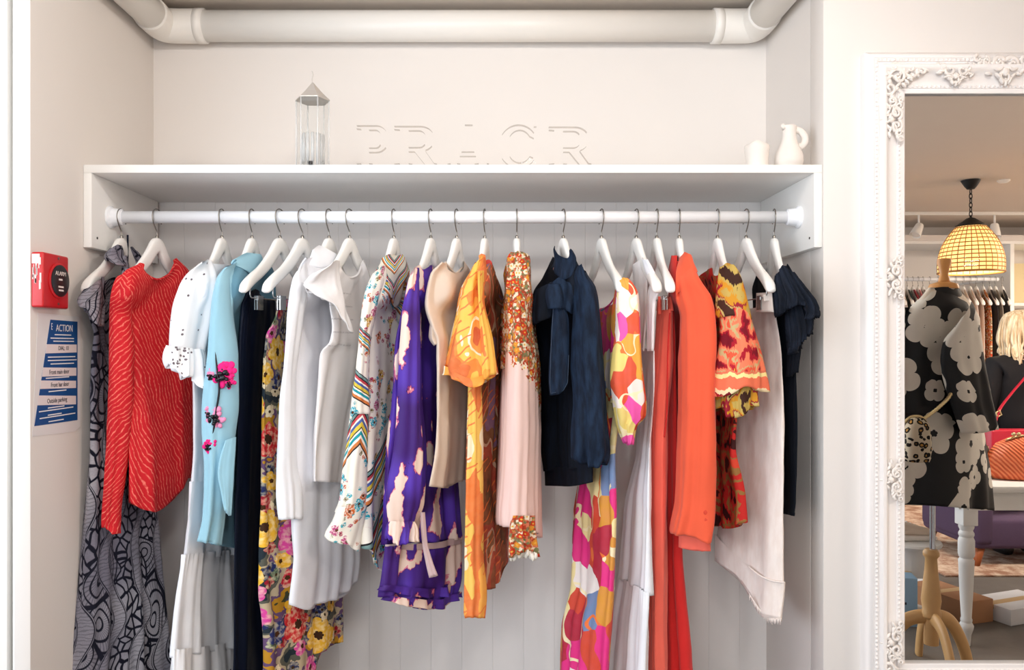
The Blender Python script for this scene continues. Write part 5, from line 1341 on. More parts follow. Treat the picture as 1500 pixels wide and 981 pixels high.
for py in (180, 408, 700, 935):
    mbv = ornament(1, 1, 0, 0, 'side', py); z0 = wz(py, MY); x0 = gx0 - .050
    mbv.v = [(x0 + (p_[2]) * 1.0, p_[1], z0 - p_[0] * 1.1) for p_ in mbv.v]
    mbv.build('side_carving', m_orn, mr)

# ------------------------------------------------------------------ what the mirror shows of the shop
m_wood = plain('turned beech', rgb(222, 158, 88), .4, .4, nvar=.12, nscale=18); m_wood2 = plain('pale beech', rgb(214, 170, 114), .4, .4, nvar=.12, nscale=18)
m_chrome = plain('chrome', rgb(186, 190, 196), .15, .5, 1.0); m_tablew = plain('white table paint', rgb(232, 232, 230), .45, .4, nvar=.02)
def print_poppy():
    m = Mat('black cloth with white poppies', .65, .3)
    uv = m.uv(); col = rgb(13, 12, 14); crm = rgb(232, 226, 214)
    for scale, R, n, off, th, dep in ((9.5, .46, 4, (5.2, 7.7, 0), .55, .30), (5.4, .47, 5, (1.7, .4, 0), .25, .30)):
        f, rr, (cr, cg, cb) = m.flower(m.map(m.warp(uv, 8, .012), (1, 1, 1), .4, off), scale, R, n, dep, .8)
        f = m.f('MULTIPLY', f, m.step(cb, th)); eye = m.f('LESS_THAN', rr, .17)
        col = m.mix(m.f('MULTIPLY', f, m.f('SUBTRACT', 1.0, eye)), col, m.mix(m.noise(uv, 12, 2.0), crm, rgb(214, 208, 196)))
    m.color(col); return fin(m)
P_poppy = print_poppy()
DM = 3.22
def vl(name, profile, px, d, mat, parent, n=32, z_from_px=True):
    """a turned part standing in the mirrored room; profile in picture units (half width, y)"""
    c_ = V(px, 508, d); k_ = d / F
    return lathe(name, [(max(r, .2) * k_, CZ + (CY - y) * k_) for r, y in profile], (c_.x, c_.y, 0), mat, parent, n)
mn = thing('dress_form_stand', 'tailor dummy on a turned wooden tripod stand reflected in the mirror', 'mannequin', tuple(V(1384, 508, DM).xy) + (0.0,))
kf = 1.0
vl('neck_finial', [(1, 378), (9, 379), (9.5, 384), (7, 392), (5.5, 402), (7, 408), (8, 412), (6, 415)], 1383, DM, m_wood, mn)
vl('neck_cap', [(1, 412), (6, 412), (18, 416), (20, 420), (20, 423), (1, 424)], 1382, DM, m_wood, mn)
m_linen_form = plain('linen form', rgb(226, 214, 196), .9)
tube('torso', mn, m_linen_form, [(421, 1360), (440, 1346), (470, 1334), (520, 1340), (580, 1342), (640, 1332), (700, 1338)], [(421, 1402), (440, 1418), (470, 1436), (520, 1432), (580, 1428), (640, 1438), (700, 1432)], 421, 700, DM, .04, [(421, .05), (450, .09), (560, .08), (640, .11), (700, .1)], 1, nu=48, fold=(2, 0, 0), wr=0, mirror=True, cap=True)
vl('pole', [(4, 690), (4, 806)], 1366, DM, m_chrome, mn, 20)
vl('turned_post', [(1, 804), (8, 804), (11, 808), (11, 813), (8, 817), (9, 835), (11.5, 858), (13.5, 878), (11.5, 892), (13.5, 896), (13, 902), (9, 906), (10, 930), (10, 943), (1, 944)], 1364, DM, m_wood2, mn)
pc = V(1364, 508, DM); kz = DM / F
for a in (200, 285, 345, 95):
    ca, sa = math.cos(math.radians(a)), math.sin(math.radians(a))
    pts = [(.0, .225), (.05, .222), (.10, .195), (.145, .13), (.175, .06), (.19, .0)]
    P = catmull([(pc.x + r * ca, pc.y + r * sa, z + .003) for r, z in pts], 7)
    pipe('foot', P, [.021 * (1 - .15 * i / len(P)) for i in range(len(P))], m_wood2, mn, 12, flat=(1.45, .8))
dr = thing('coat_dress', 'black dress with big white poppies worn by the tailor dummy', 'dress', tuple(V(1384, 508, DM).xy) + (.7,))
tube('dress_body', dr, P_poppy, [(423, 1358), (432, 1354), (446, 1338), (470, 1318), (520, 1316), (580, 1312), (600, 1314), (660, 1306), (746, 1300)], [(423, 1404), (434, 1408), (445, 1420), (470, 1436), (510, 1434), (590, 1430), (620, 1438), (700, 1447), (746, 1449)],
     [(-1, 430), (0, 424), (1, 428)], [(-1, 738), (0, 741), (1, 747)], DM, .03, [(424, .06), (450, .11), (560, .11), (640, .13), (746, .15)], 1, nu=90, fold=(4, .002, .010), seed=80, mirror=True)
tube('sleeve', dr, P_poppy, [(444, 1420), (470, 1404), (500, 1382), (530, 1377), (580, 1388), (620, 1402), (636, 1408)], [(440, 1424), (455, 1430), (475, 1435), (520, 1440), (580, 1451), (629, 1461)], [(-1, 470), (0, 442), (1, 445)], [(-1, 635), (0, 634), (1, 629)], DM - .13, .02, [(444, .03), (480, .055), (630, .06)], 1, nu=64, fold=(3, .001, .006), seed=81, mirror=True)
tube('sleeve', dr, P_poppy, [(450, 1322), (500, 1306), (560, 1298), (630, 1290)], [(450, 1334), (500, 1330), (560, 1322), (630, 1318)], 450, 630, DM - .05, .02, [(450, .03), (630, .06)], 1, nu=48, fold=(3, .001, .006), seed=82, mirror=True)
tube('stand_collar', dr, P_poppy, [(418, 1358), (426, 1356), (446, 1354)], [(418, 1404), (434, 1410), (442, 1408)], [(-1, 424), (0, 420), (1, 420)], [(-1, 446), (0, 444), (1, 438)], DM, .02, .066, 1, nu=56, fold=(2, 0, .001), seed=83, mirror=True, wr=.001)
tube('waist_seam', dr, P_poppy, [(596, 1312), (606, 1312)], [(592, 1431), (602, 1432)], [(-1, 596), (1, 592)], [(-1, 606), (1, 602)], DM, .03, .118, 1, nu=56, fold=(4, .002, .003), seed=84, mirror=True, nv=8, wr=0)
# leopard bag hanging on its chain
m_leo = Mat('leopard print', .8, .2); uvl_ = m_leo.obj()
vo = m_leo.vor(m_leo.warp(uvl_, 30, .02), 42, dims='3D')
cL = m_leo.ramp(vo.outputs['Distance'], [(0, rgb(190, 140, 70)), (.22, rgb(24, 20, 18)), (.46, rgb(216, 202, 176))], 'CONSTANT'); m_leo.color(cL)
m_gold = plain('pale gold metal', rgb(206, 186, 140), .3, .5, .9)
DB = DM - .21
bc = V(1342, 642, DB)
lb = thing('leopard_handbag', 'small leopard print handbag hanging on a chain at the dress front', 'handbag', tuple(bc))
kb = DB / F
mb = MB(); vs, fs = [], []
n = 28
lev = [(.10, 31), (.5, 30), (.86, 20), (.98, 5), (1.0, -12), (.97, -26), (.85, -33), (.2, -35)]
for r, z in lev:
    for j in range(n):
        a = 2 * PI * j / n; cc, ss = math.cos(a), math.sin(a)
        vs.append((bc.x + 19 * kb * r * math.copysign(abs(cc) ** .6, cc), bc.y + .045 * r * math.copysign(abs(ss) ** .7, ss), bc.z + z * kb))
for i in range(len(lev) - 1):
    for j in range(n): fs.append((i * n + j, i * n + (j + 1) % n, (i + 1) * n + (j + 1) % n, (i + 1) * n + j))
fs += [tuple(range(n)), tuple((len(lev) - 1) * n + j for j in range(n))]
build('bag_body', vs, fs, m_leo.m, lb)
pipe('clasp_frame', catmull([V(1325, 618, DB), V(1336, 610, DB), V(1350, 611, DB), V(1358, 622, DB)], 6), .006, m_gold, lb, 10)
pipe('chain_strap', catmull([V(1352, 614, DB), V(1366, 604, DB), V(1380, 592, DB), V(1391, 580, DB + .02), V(1400, 560, DB + .06)], 8), [.006 + .002 * (i % 2) for i in range(33)], m_gold, lb, 8)

# white table with turned legs, standing behind the dummy
DT = 3.52; zt_ = CZ + (CY - 707) * DT / F
tx0 = V(1400, 508, DT).x; ty1 = 2 * GLASS_Y - DT + .05; ty0 = ty1 - .75; tx1 = tx0 + 1.5
tb = thing('display_table', 'white display table with turned legs reflected behind the dummy', 'table', ((tx0 + tx1) / 2, (ty0 + ty1) / 2, 0))
box('tabletop', tx0 - .05, tx1 + .05, ty0 - .04, ty1 + .04, zt_ - .03, zt_, m_tablew, tb, .006)
mb = MB()
for q in (bx_vf(tx0 + .03, tx1 - .03, ty1 - .022, ty1 - .002, zt_ - .115, zt_ - .03), bx_vf(tx0 + .03, tx1 - .03, ty0 + .002, ty0 + .022, zt_ - .115, zt_ - .03), bx_vf(tx0 + .002, tx0 + .022, ty0 + .03, ty1 - .03, zt_ - .115, zt_ - .03), bx_vf(tx1 - .022, tx1 - .002, ty0 + .03, ty1 - .03, zt_ - .115, zt_ - .03)): mb.add(q)
mb.build('apron', m_tablew, tb, False)
lz = [(.003, 0), (.016, 0), (.020, .05), (.028, .075), (.030, .09), (.022, .105), (.024, .112), (.024, .118), (.021, .125), (.028, .26), (.032, .37), (.033, .385), (.026, .395), (.031, .402), (.034, .415), (.034, .475), (.028, .49), (.032, .50), (.032, .508), (.026, .52), (.032, .535), (.032, .55), (.003, .55)]
for lx, ly in ((tx0 + .045, ty1 - .045), (tx1 - .045, ty1 - .045), (tx0 + .045, ty0 + .045), (tx1 - .045, ty0 + .045)):
    lg = lathe('leg', lz, (lx, ly, 0), m_tablew, tb, 28)
    bm = bmesh.new(); bm_box(bm, lx - .034, lx + .034, ly - .034, ly + .034, .545, zt_ - .03, .004)
    from_bm('leg_block', bm, m_tablew, lg)
# bags on the table
m_pleat = Mat('pleated coral orange silk', .45, .4); ow = m_pleat.obj(); x_, y_, z_ = m_pleat.sep(ow)
sn_ = m_pleat.f('SINE', m_pleat.f('MULTIPLY', m_pleat.f('ADD', x_, m_pleat.f('MULTIPLY', z_, .9)), 330.0))
m_pleat.color(m_pleat.mix(m_pleat.smooth(sn_, -.8, .6), rgb(206, 84, 46), rgb(240, 136, 88))); m_pleat.bump(sn_, .6, .004)
DO = 3.62; c_ = V(1498, 0, DO); ob = thing('clutch_bag', 'plump pleated orange clutch bag with gold clasp on the white table', 'handbag', (c_.x, c_.y, zt_))
n = 48; vs, fs = [], []
lev = [(.15, 0), (.82, .004), (.97, .03), (1.0, .075), (.93, .125), (.74, .165), (.42, .19), (.30, .198), (.1, .2)]
for r, z in lev:
    for j in range(n):
        a = 2 * PI * j / n; rr = r * (1 + .025 * math.cos(14 * a + z * 30)); vs.append((c_.x + .165 * rr * math.cos(a), c_.y + .075 * rr * math.sin(a), zt_ + .001 + z))
for i in range(len(lev) - 1):
    for j in range(n): fs.append((i * n + j, i * n + (j + 1) % n, (i + 1) * n + (j + 1) % n, (i + 1) * n + j))
fs += [tuple(range(n)), tuple((len(lev) - 1) * n + j for j in range(n))]
build('bag_body', vs, fs, m_pleat.m, ob)
pipe('clasp_frame', catmull([(c_.x - .09, c_.y + .02, zt_ + .185), (c_.x - .03, c_.y + .02, zt_ + .203), (c_.x + .03, c_.y + .02, zt_ + .203), (c_.x + .09, c_.y + .02, zt_ + .185)], 6), .005, m_gold, ob, 10)
for s_ in (-.012, .012): build('clasp_ball', *blob_vf((c_.x - .045 + s_, c_.y + .022, zt_ + .212), (.009, .009, .009), 12, 8), m_gold, ob)
m_stripe = print_ikat('striped purse cloth', [(0, rgb(70, 50, 30)), (.42, rgb(190, 150, 70)), (.5, rgb(120, 60, 40)), (.56, rgb(206, 190, 140))], 7.0)
c2 = V(1442, 0, 3.66); sp_ = thing('purse', 'small olive patterned purse between the dummy and the orange bag', 'purse', (c2.x, c2.y, zt_))
tube('purse_body', sp_, m_stripe, [(654, 1438), (664, 1428), (690, 1424), (704, 1428)], [(654, 1446), (668, 1454), (690, 1456), (704, 1452)], 652, 705, 3.66, .01, .035, 1, nu=40, fold=(4, .001, .003), seed=90, mirror=True, cap=True)
pipe('purse_frame', [V(1436, 655, 3.66), V(1448, 655, 3.66)], .004, m_gold, sp_, 8)

# ------------------------------------------------------------------ the shopper, seen from behind
DP = 5.0; pX = V(1496, 0, DP).x; pY = 2 * GLASS_Y - DP
pr = thing('person', 'shopper with long blonde hair and black jacket seen from behind in the mirror', 'person', (pX, pY, 0))
m_skin = plain('skin', rgb(222, 178, 154), .55, .35); m_jacket = plain('black jacket cloth', rgb(32, 31, 34), .8, .2, nvar=.2, nscale=14); m_trs = plain('dark trousers cloth', rgb(38, 40, 52), .85); m_shoe = plain('black shoe leather', rgb(28, 26, 26), .4)
m_hair = Mat('blonde hair', .5, .4); hx, hy, hz = m_hair.sep(m_hair.obj())
hn = m_hair.noise(m_hair.map(m_hair.obj(), (60, 60, 4)), 1.0, 4.0)
m_hair.color(m_hair.mix(m_hair.smooth(hn, .3, .7), rgb(190, 160, 122), rgb(242, 228, 200))); m_hair.bump(hn, .6, .01)
def skin(name, verts, edges, radii, mat, parent, root=0, sub=2):
    me = bpy.data.meshes.new(name); me.from_pydata([tuple(Vector(v_) - origin(parent)) for v_ in verts], edges, []); me.materials.append(mat)
    o = bpy.data.objects.new(name, me); COL.objects.link(o); o.parent = parent
    md = o.modifiers.new('skin', 'SKIN'); md.use_smooth_shade = True
    sv = me.skin_vertices[0].data
    for i, r in enumerate(radii): sv[i].radius = r if hasattr(r, '__len__') else (r, r)
    for i in range(len(verts)): sv[i].use_root = (i == root)
    s_ = o.modifiers.new('sub', 'SUBSURF'); s_.levels = sub; s_.render_levels = sub
    return o
def P3(x, y, z): return (pX + x, pY + y, z)          # +y of the figure is towards the mirror, she faces away
bv = [P3(0, 0, .90), P3(0, .01, 1.05), P3(0, .015, 1.22), P3(0, .005, 1.33), P3(0, -.005, 1.40), P3(0, -.015, 1.47), P3(0, -.025, 1.545)]
be = [(0, 1), (1, 2), (2, 3), (3, 4), (4, 5), (5, 6)]; br = [(.15, .11), (.13, .10), (.15, .11), (.14, .09), (.055, .05), (.075, .085), (.07, .085)]
for s_ in (-1, 1):
    k0 = len(bv)
    bv += [P3(s_ * .165, 0, 1.30), P3(s_ * .20, -.01, 1.06), P3(s_ * .21, -.08, .84), P3(s_ * .205, -.10, .78)]
    be += [(3, k0), (k0, k0 + 1), (k0 + 1, k0 + 2), (k0 + 2, k0 + 3)]; br += [.05, .042, .03, (.035, .018)]
    for q, (dx, ln) in enumerate(((-.026, .06), (-.009, .072), (.009, .068), (.024, .052))):
        k1 = len(bv); bv += [P3(s_ * .205 + dx, -.115, .745), P3(s_ * .205 + dx * 1.1, -.122, .745 - ln * .55), P3(s_ * .205 + dx * 1.1, -.115, .745 - ln)]
        be += [(k0 + 3, k1), (k1, k1 + 1), (k1 + 1, k1 + 2)]; br += [.010, .009, .007]
    k1 = len(bv); bv += [P3(s_ * .205 - s_ * .034, -.12, .79), P3(s_ * .205 - s_ * .05, -.135, .75)]; be += [(k0 + 2, k1), (k1, k1 + 1)]; br += [.011, .008]
    k2 = len(bv); bv += [P3(s_ * .09, 0, .82), P3(s_ * .095, -.01, .48), P3(s_ * .095, .01, .10), P3(s_ * .10, -.10, .05)]
    be += [(0, k2), (k2, k2 + 1), (k2 + 1, k2 + 2), (k2 + 2, k2 + 3)]; br += [.085, .058, .04, (.04, .03)]
skin('body', bv, be, br, m_skin, pr)
for s_ in (-.03, .03): build('eye', *blob_vf(P3(s_, -.105, 1.52), (.011, .007, .007), 10, 6), m_black, pr)
build('nose', *blob_vf(P3(0, -.115, 1.495), (.011, .014, .018), 10, 6), m_skin, pr); build('mouth', *blob_vf(P3(0, -.10, 1.455), (.022, .008, .006), 10, 6), plain('lips', rgb(190, 100, 96), .5), pr)
jv = [P3(0, .0, .80), P3(0, .01, 1.0), P3(0, .015, 1.2), P3(0, .005, 1.33), P3(0, -.002, 1.395)]; je = [(0, 1), (1, 2), (2, 3), (3, 4)]; jr = [(.20, .15), (.175, .135), (.19, .145), (.165, .115), (.085, .075)]
for s_ in (-1, 1):
    k0 = len(jv); jv += [P3(s_ * .175, 0, 1.315), P3(s_ * .225, -.01, 1.06), P3(s_ * .225, -.075, .84)]; je += [(3, k0), (k0, k0 + 1), (k0 + 1, k0 + 2)]; jr += [.075, .064, .05]
skin('jacket', jv, je, jr, m_jacket, pr)
tv = [P3(0, 0, .90)]; te = []; tr_ = [(.16, .12)]
for s_ in (-1, 1):
    k0 = len(tv); tv += [P3(s_ * .09, 0, .78), P3(s_ * .095, -.01, .48), P3(s_ * .095, .01, .11)]; te += [(0, k0), (k0, k0 + 1), (k0 + 1, k0 + 2)]; tr_ += [.10, .072, .06]
skin('trousers', tv, te, tr_, m_trs, pr)
for s_ in (-1, 1): skin('shoe', [P3(s_ * .095, .04, .05), P3(s_ * .097, -.03, .045), P3(s_ * .10, -.13, .035)], [(0, 1), (1, 2)], [(.045, .045), (.045, .043), (.042, .03)], m_shoe, pr)
mb = MB(); rd = random.Random(12)
for k in range(120):                                  # locks of hair from the crown down over the shoulders
    a = rd.uniform(-2.5, 2.5) + PI / 2; rr = rd.uniform(.8, 1.0)
    dx, dy = math.cos(a), math.sin(a); ln = rd.uniform(1.27, 1.40) if dy > -.2 else rd.uniform(1.33, 1.42)
    w_ = rd.uniform(-.02, .02)
    P = catmull([P3(dx * .015, -.02 + dy * .02, 1.672), P3(dx * .075, -.02 + dy * .085, 1.645), P3(dx * .108 * rr, -.02 + dy * .118, 1.57), P3(dx * .118 * rr + w_, -.01 + dy * .115, 1.48), P3(dx * .125 * rr - w_, .0 + dy * .115, 1.40), P3(dx * .12 * rr + w_ * 1.5, .01 + dy * .11, ln)], 5)
    mb.add(pipe_vf(P, [.020] * 6 + [.018 - .011 * i / (len(P) - 6) for i in range(len(P) - 6)], 7, flat=(1.0, .7)))
mb.add(blob_vf(P3(0, -.01, 1.575), (.10, .105, .10), 20, 14))
mb.build('hair', m_hair.m, pr)
m_redl = plain('dark red leather', rgb(176, 24, 48), .4, .45)
rb = thing('shoulder_bag', 'dark red shoulder bag with strap across the shopper back', 'handbag', (V(1478, 0, 4.75).x, 2 * GLASS_Y - 4.72, .80))
bm = bmesh.new(); q0, q1 = V(1446, 628, 4.72), V(1530, 700, 4.72); bm_box(bm, q0.x, q1.x, q0.y - .045, q0.y + .045, q1.z, q0.z, .015, seg=3)
smooth_by_angle(from_bm('bag_body', bm, m_redl, rb))
pipe('strap', catmull([V(1455, 632, 4.70), V(1463, 602, 4.70), V(1480, 578, 4.76), V(1502, 552, 4.80), V(1525, 522, 4.83)], 6), .014, m_redl, rb, 10, flat=(1, .35))
pipe('strap_ring', [V(1459, 604, 4.69), V(1464, 601, 4.69), V(1467, 607, 4.69), V(1461, 611, 4.69)], .005, m_gold, rb, 8, closed=True)

# ------------------------------------------------------------------ under and behind the table
m_purple = plain('aubergine upholstery', rgb(84, 66, 92), .9, nvar=.1, nscale=60, bump=.2, bscale=300); m_leg = plain('brown chair leg', rgb(150, 84, 48), .45)
DA = 4.7; a0_, a1_ = V(1430, 756, DA), V(1640, 806, DA); ay = 2 * GLASS_Y - DA
ac = thing('armchair', 'low purple upholstered armchair with splayed wooden legs beyond the table', 'armchair', ((a0_.x + a1_.x) / 2, ay - .3, 0))
bm = bmesh.new(); bm_box(bm, a0_.x + .012, a1_.x - .012, ay - .62, ay - .012, a1_.z, a0_.z - .02, .03, seg=3); smooth_by_angle(from_bm('seat', bm, m_purple, ac))
bm = bmesh.new(); bm_box(bm, a0_.x, a0_.x + .12, ay - .62, ay, a1_.z + .02, a0_.z + .16, .04, seg=3); smooth_by_angle(from_bm('armrest', bm, m_purple, ac))
bm = bmesh.new(); bm_box(bm, a1_.x - .12, a1_.x, ay - .62, ay, a1_.z + .02, a0_.z + .16, .04, seg=3); smooth_by_angle(from_bm('armrest', bm, m_purple, ac))
bm = bmesh.new(); bm_box(bm, a0_.x + .05, a1_.x - .05, ay - .68, ay - .53, a1_.z + .03, .62, .04, seg=3); smooth_by_angle(from_bm('backrest', bm, m_purple, ac))
for lx, ly, sx, sy in ((a0_.x + .06, ay - .06, -1, 1), (a1_.x - .06, ay - .06, 1, 1), (a0_.x + .06, ay - .56, -1, -1), (a1_.x - .06, ay - .56, 1, -1)):
    pipe('leg', [(lx, ly, a1_.z + .01), (lx + sx * .03, ly + sy * .01, 0)], [.03, .018], m_leg, ac, 16)
m_carton = plain('brown cardboard', rgb(176, 130, 96), .85, nvar=.08); m_cartonw = plain('white carton', rgb(226, 228, 232), .7); m_cartonb = plain('pale blue carton', rgb(150, 186, 216), .7)
def carton(name, px0, px1, py0, py1, d, depth, mat, label, rz=0.0, mark=False):
    p0, p1 = V(px0, py0, d), V(px1, py1, d); h = max(.05, p0.z - max(p1.z, 0)); wd = p1.x - p0.x
    t_ = thing(name, label, 'box', ((p0.x + p1.x) / 2, p0.y - depth / 2, 0), 'cartons under the table', rz)
    box('carton_body', -wd / 2, wd / 2, -depth / 2, depth / 2, 0, h, mat, t_, .003, True)
    box('tape', -wd / 2 - .0006, wd / 2 + .0006, -.022, .022, h * .72, h + .0008, plain('parcel tape', rgb(206, 176, 130), .4), t_, .0003, True)
    if mark:
        mb = MB(); rd = random.Random(3)
        for k in range(2): mb.add(bx_vf(-wd * .3, wd * .1 + k * .02, depth / 2, depth / 2 + .0008, h * (.55 - .1 * k), h * (.6 - .1 * k)))
        mb.build('printed_marks', m_ink, t_, False, True)
    return t_
carton('storage_box', 1300, 1352, 846, 920, 3.75, .26, m_cartonb, 'pale blue carton behind the wooden dummy stand', .25, True)
carton('storage_box', 1374, 1391, 864, 918, 4.0, .22, m_cartonw, 'narrow white carton standing between dummy stand and table leg')
carton('storage_box', 1393, 1448, 880, 932, 3.78, .34, m_carton, 'brown cardboard carton behind the turned white table leg', -.3)
carton('storage_box', 1456, 1560, 888, 940, 3.80, .22, m_cartonw, 'long white carton lying under the table end', -.35)
def rug_mat():
    m = Mat('faded rug', .95, .1); o_ = m.obj(); n_ = m.noise(o_, 9, 5.0, .7); m.color(m.mix(m.smooth(n_, .35, .65), rgb(150, 112, 92), rgb(206, 184, 164))); m.bump(m.noise(o_, 160, 3.0), .5, .004); return m.m
c_ = V(1400, 0, 4.95)
ru = box('rug', c_.x - .3, c_.x + 2.4, 2 * GLASS_Y - 6.6, 2 * GLASS_Y - 4.55, 0, .012, rug_mat(), None, .004); tag(ru, 'faded beige and pink rug on the shop floor', 'rug')
DS = 3.95; sX = V(1330, 0, DS).x; sY = 2 * GLASS_Y - DS; szz = CZ + (CY - 790) * DS / F
st_ = thing('side_table', 'small white half round side table holding the trainer', 'side table', (sX, sY, 0))
lathe('tabletop', [(.003, szz - .02), (.15, szz - .02), (.155, szz - .01), (.15, szz), (.003, szz)], (sX, sY, 0), m_tablew, st_, 40)
lathe('pedestal', [(.003, 0), (.12, 0), (.12, .015), (.04, .03), (.03, .06), (.03, szz - .18), (.10, szz - .17), (.11, szz - .02), (.003, szz - .02)], (sX, sY, 0), m_tablew, st_, 32)
m_tr = plain('cream trainer', rgb(222, 206, 190), .6); m_sole = plain('white sole', rgb(236, 232, 226), .6)
so = thing('trainer_shoe', 'chunky cream trainer standing on the small white side table', 'shoe', (sX, sY, szz))
vs, fs = [], []; n = 20
shp = [(-.115, .036, .075), (-.09, .042, .088), (-.05, .042, .08), (0, .042, .066), (.05, .045, .05), (.09, .042, .04), (.118, .03, .03)]
for u, w_, h in shp:
    for j in range(n):
        a = 2 * PI * j / n; vs.append((sX + u, sY + w_ * math.cos(a), szz + .022 + (h / 2) * (1 + math.sin(a))))
for i in range(len(shp) - 1):
    for j in range(n): fs.append((i * n + j, i * n + (j + 1) % n, (i + 1) * n + (j + 1) % n, (i + 1) * n + j))
fs += [tuple(range(n)), tuple((len(shp) - 1) * n + j for j in range(n))]
build('upper', vs, fs, m_tr, so)
bm = bmesh.new(); bm_box(bm, sX - .125, sX + .128, sY - .047, sY + .047, szz + .001, szz + .03, .012, seg=3); smooth_by_angle(from_bm('sole', bm, m_sole, so))
mb = MB()
for k in range(4): mb.add(pipe_vf([(sX - .01 + .02 * k, sY - .03, szz + .075 - .008 * k), (sX - .01 + .02 * k, sY, szz + .093 - .008 * k), (sX - .01 + .02 * k, sY + .03, szz + .075 - .008 * k)], .004, 6))
mb.build('laces', m_sole, so)

# ------------------------------------------------------------------ pendant lamp
DL = 5.95; lc = V(1422, 0, DL); kl = DL / F
pl = thing('pendant_lamp', 'lit dome pendant lamp of shell pieces on a black chain', 'pendant lamp', (lc.x, lc.y, CEIL))
m_iron = plain('black iron', rgb(30, 28, 28), .5, .4, .3)
zl = lambda y: CZ + (CY - y) * kl
lathe('canopy', [(.003, CEIL - .004), (13 * kl, CEIL - .004), (12 * kl, CEIL - .014), (8 * kl, CEIL - .05), (5 * kl, CEIL - .07), (.003, CEIL - .074)], (lc.x, lc.y, 0), m_iron, pl, 28)
mb = MB(); z = CEIL - .07; k = 0
while z > zl(322) + .03:
    ax = (1, 0) if k % 2 else (0, 1)
    mb.add(pipe_vf([(lc.x + ax[0] * .011 * math.cos(t), lc.y + ax[1] * .011 * math.cos(t), z - .02 + .022 * math.sin(t)) for t in np.linspace(0, 2 * PI, 13)[:-1]], .0035, 6, True)); z -= .034; k += 1
mb.build('chain', m_iron, pl)
lathe('top_cap', [(.003, zl(318)), (6 * kl, zl(320)), (11 * kl, zl(324)), (20 * kl, zl(330)), (19 * kl, zl(332)), (.003, zl(326))], (lc.x, lc.y, 0), m_iron, pl, 28)
sh_prof = pchip([(326, 13), (334, 21), (346, 30), (358, 36.5), (370, 40.5), (380, 42.5), (390, 43), (399, 42.5)])
def shell_mat():
    m = Mat('lit shell pieces', .5, .3); m.color(rgb(248, 236, 206)); m.b.inputs['Emission Color'].default_value = rgb(255, 232, 184)
    m.b.inputs['Emission Strength'].default_value = .2; m.b.inputs['Transmission Weight'].default_value = .0
    tl = m.node('ShaderNodeBsdfTranslucent'); tl.inputs[0].default_value = rgb(250, 228, 180); mx = m.node('ShaderNodeMixShader'); mx.inputs[0].default_value = .55
    out = m.n.get('Material Output'); m.t.links.new(m.b.outputs[0], mx.inputs[1]); m.t.links.new(tl.outputs[0], mx.inputs[2]); m.t.links.new(mx.outputs[0], out.inputs['Surface']); return m.m
mb = MB(); mw = MB()
rows = 12; npc = 30
for i in range(rows):
    y0 = 328 + 71 * i / rows; y1 = 328 + 71 * (i + 1) / rows - 1.0
    r0, r1 = float(sh_prof(y0)) * kl, float(sh_prof(y1)) * kl
    for j in range(npc):
        a0, a1 = 2 * PI * (j + .06) / npc, 2 * PI * (j + .94) / npc
        q = [(lc.x + r * math.cos(a), lc.y + r * math.sin(a), z_) for r, z_ in ((r0, zl(y0)), (r1, zl(y1))) for a in (a0, a1)]
        q2 = [(lc.x + (x - lc.x) * .97, lc.y + (y - lc.y) * .97, z_) for x, y, z_ in q]
        mb.add((q + q2, [(0, 1, 3, 2), (4, 6, 7, 5), (0, 4, 5, 1), (2, 3, 7, 6), (0, 2, 6, 4), (1, 5, 7, 3)]))
    mw.add(pipe_vf([(lc.x + r0 * math.cos(t), lc.y + r0 * math.sin(t), zl(y0)) for t in np.linspace(0, 2 * PI, 41)[:-1]], .0045, 6, True))
mw.add(pipe_vf([(lc.x + 42.5 * kl * math.cos(t), lc.y + 42.5 * kl * math.sin(t), zl(399)) for t in np.linspace(0, 2 * PI, 41)[:-1]], .008, 6, True))
for j in range(npc):
    a = 2 * PI * j / npc; mw.add(pipe_vf([(lc.x + float(sh_prof(y)) * kl * math.cos(a), lc.y + float(sh_prof(y)) * kl * math.sin(a), zl(y)) for y in np.linspace(328, 399, 12)], .0032, 5))
mb.build('shell_shade', shell_mat(), pl, False); mw.build('shade_frame', plain('brass wire', rgb(160, 112, 56), .45, .5, .4), pl)
m_bulb = Mat('lit bulb', .4); m_bulb.color((1, .9, .7, 1)); m_bulb.b.inputs['Emission Color'].default_value = (1, .78, .45, 1); m_bulb.b.inputs['Emission Strength'].default_value = 22.0
build('bulb', *blob_vf((lc.x, lc.y, zl(368)), (.05, .05, .06), 16, 12), m_bulb.m, pl)
lathe('bulb_holder', [(.003, zl(357)), (.025, zl(357)), (.025, zl(340)), (.006, zl(338)), (.006, zl(322)), (.003, zl(322))], (lc.x, lc.y, 0), m_iron, pl, 16)
lp = bpy.data.lights.new('pendant_glow', 'POINT'); lp.energy = 26; lp.color = (1, .84, .62); lp.shadow_soft_size = .06
lo = bpy.data.objects.new('pendant_glow', lp); COL.objects.link(lo); lo.location = (lc.x, lc.y, zl(381))

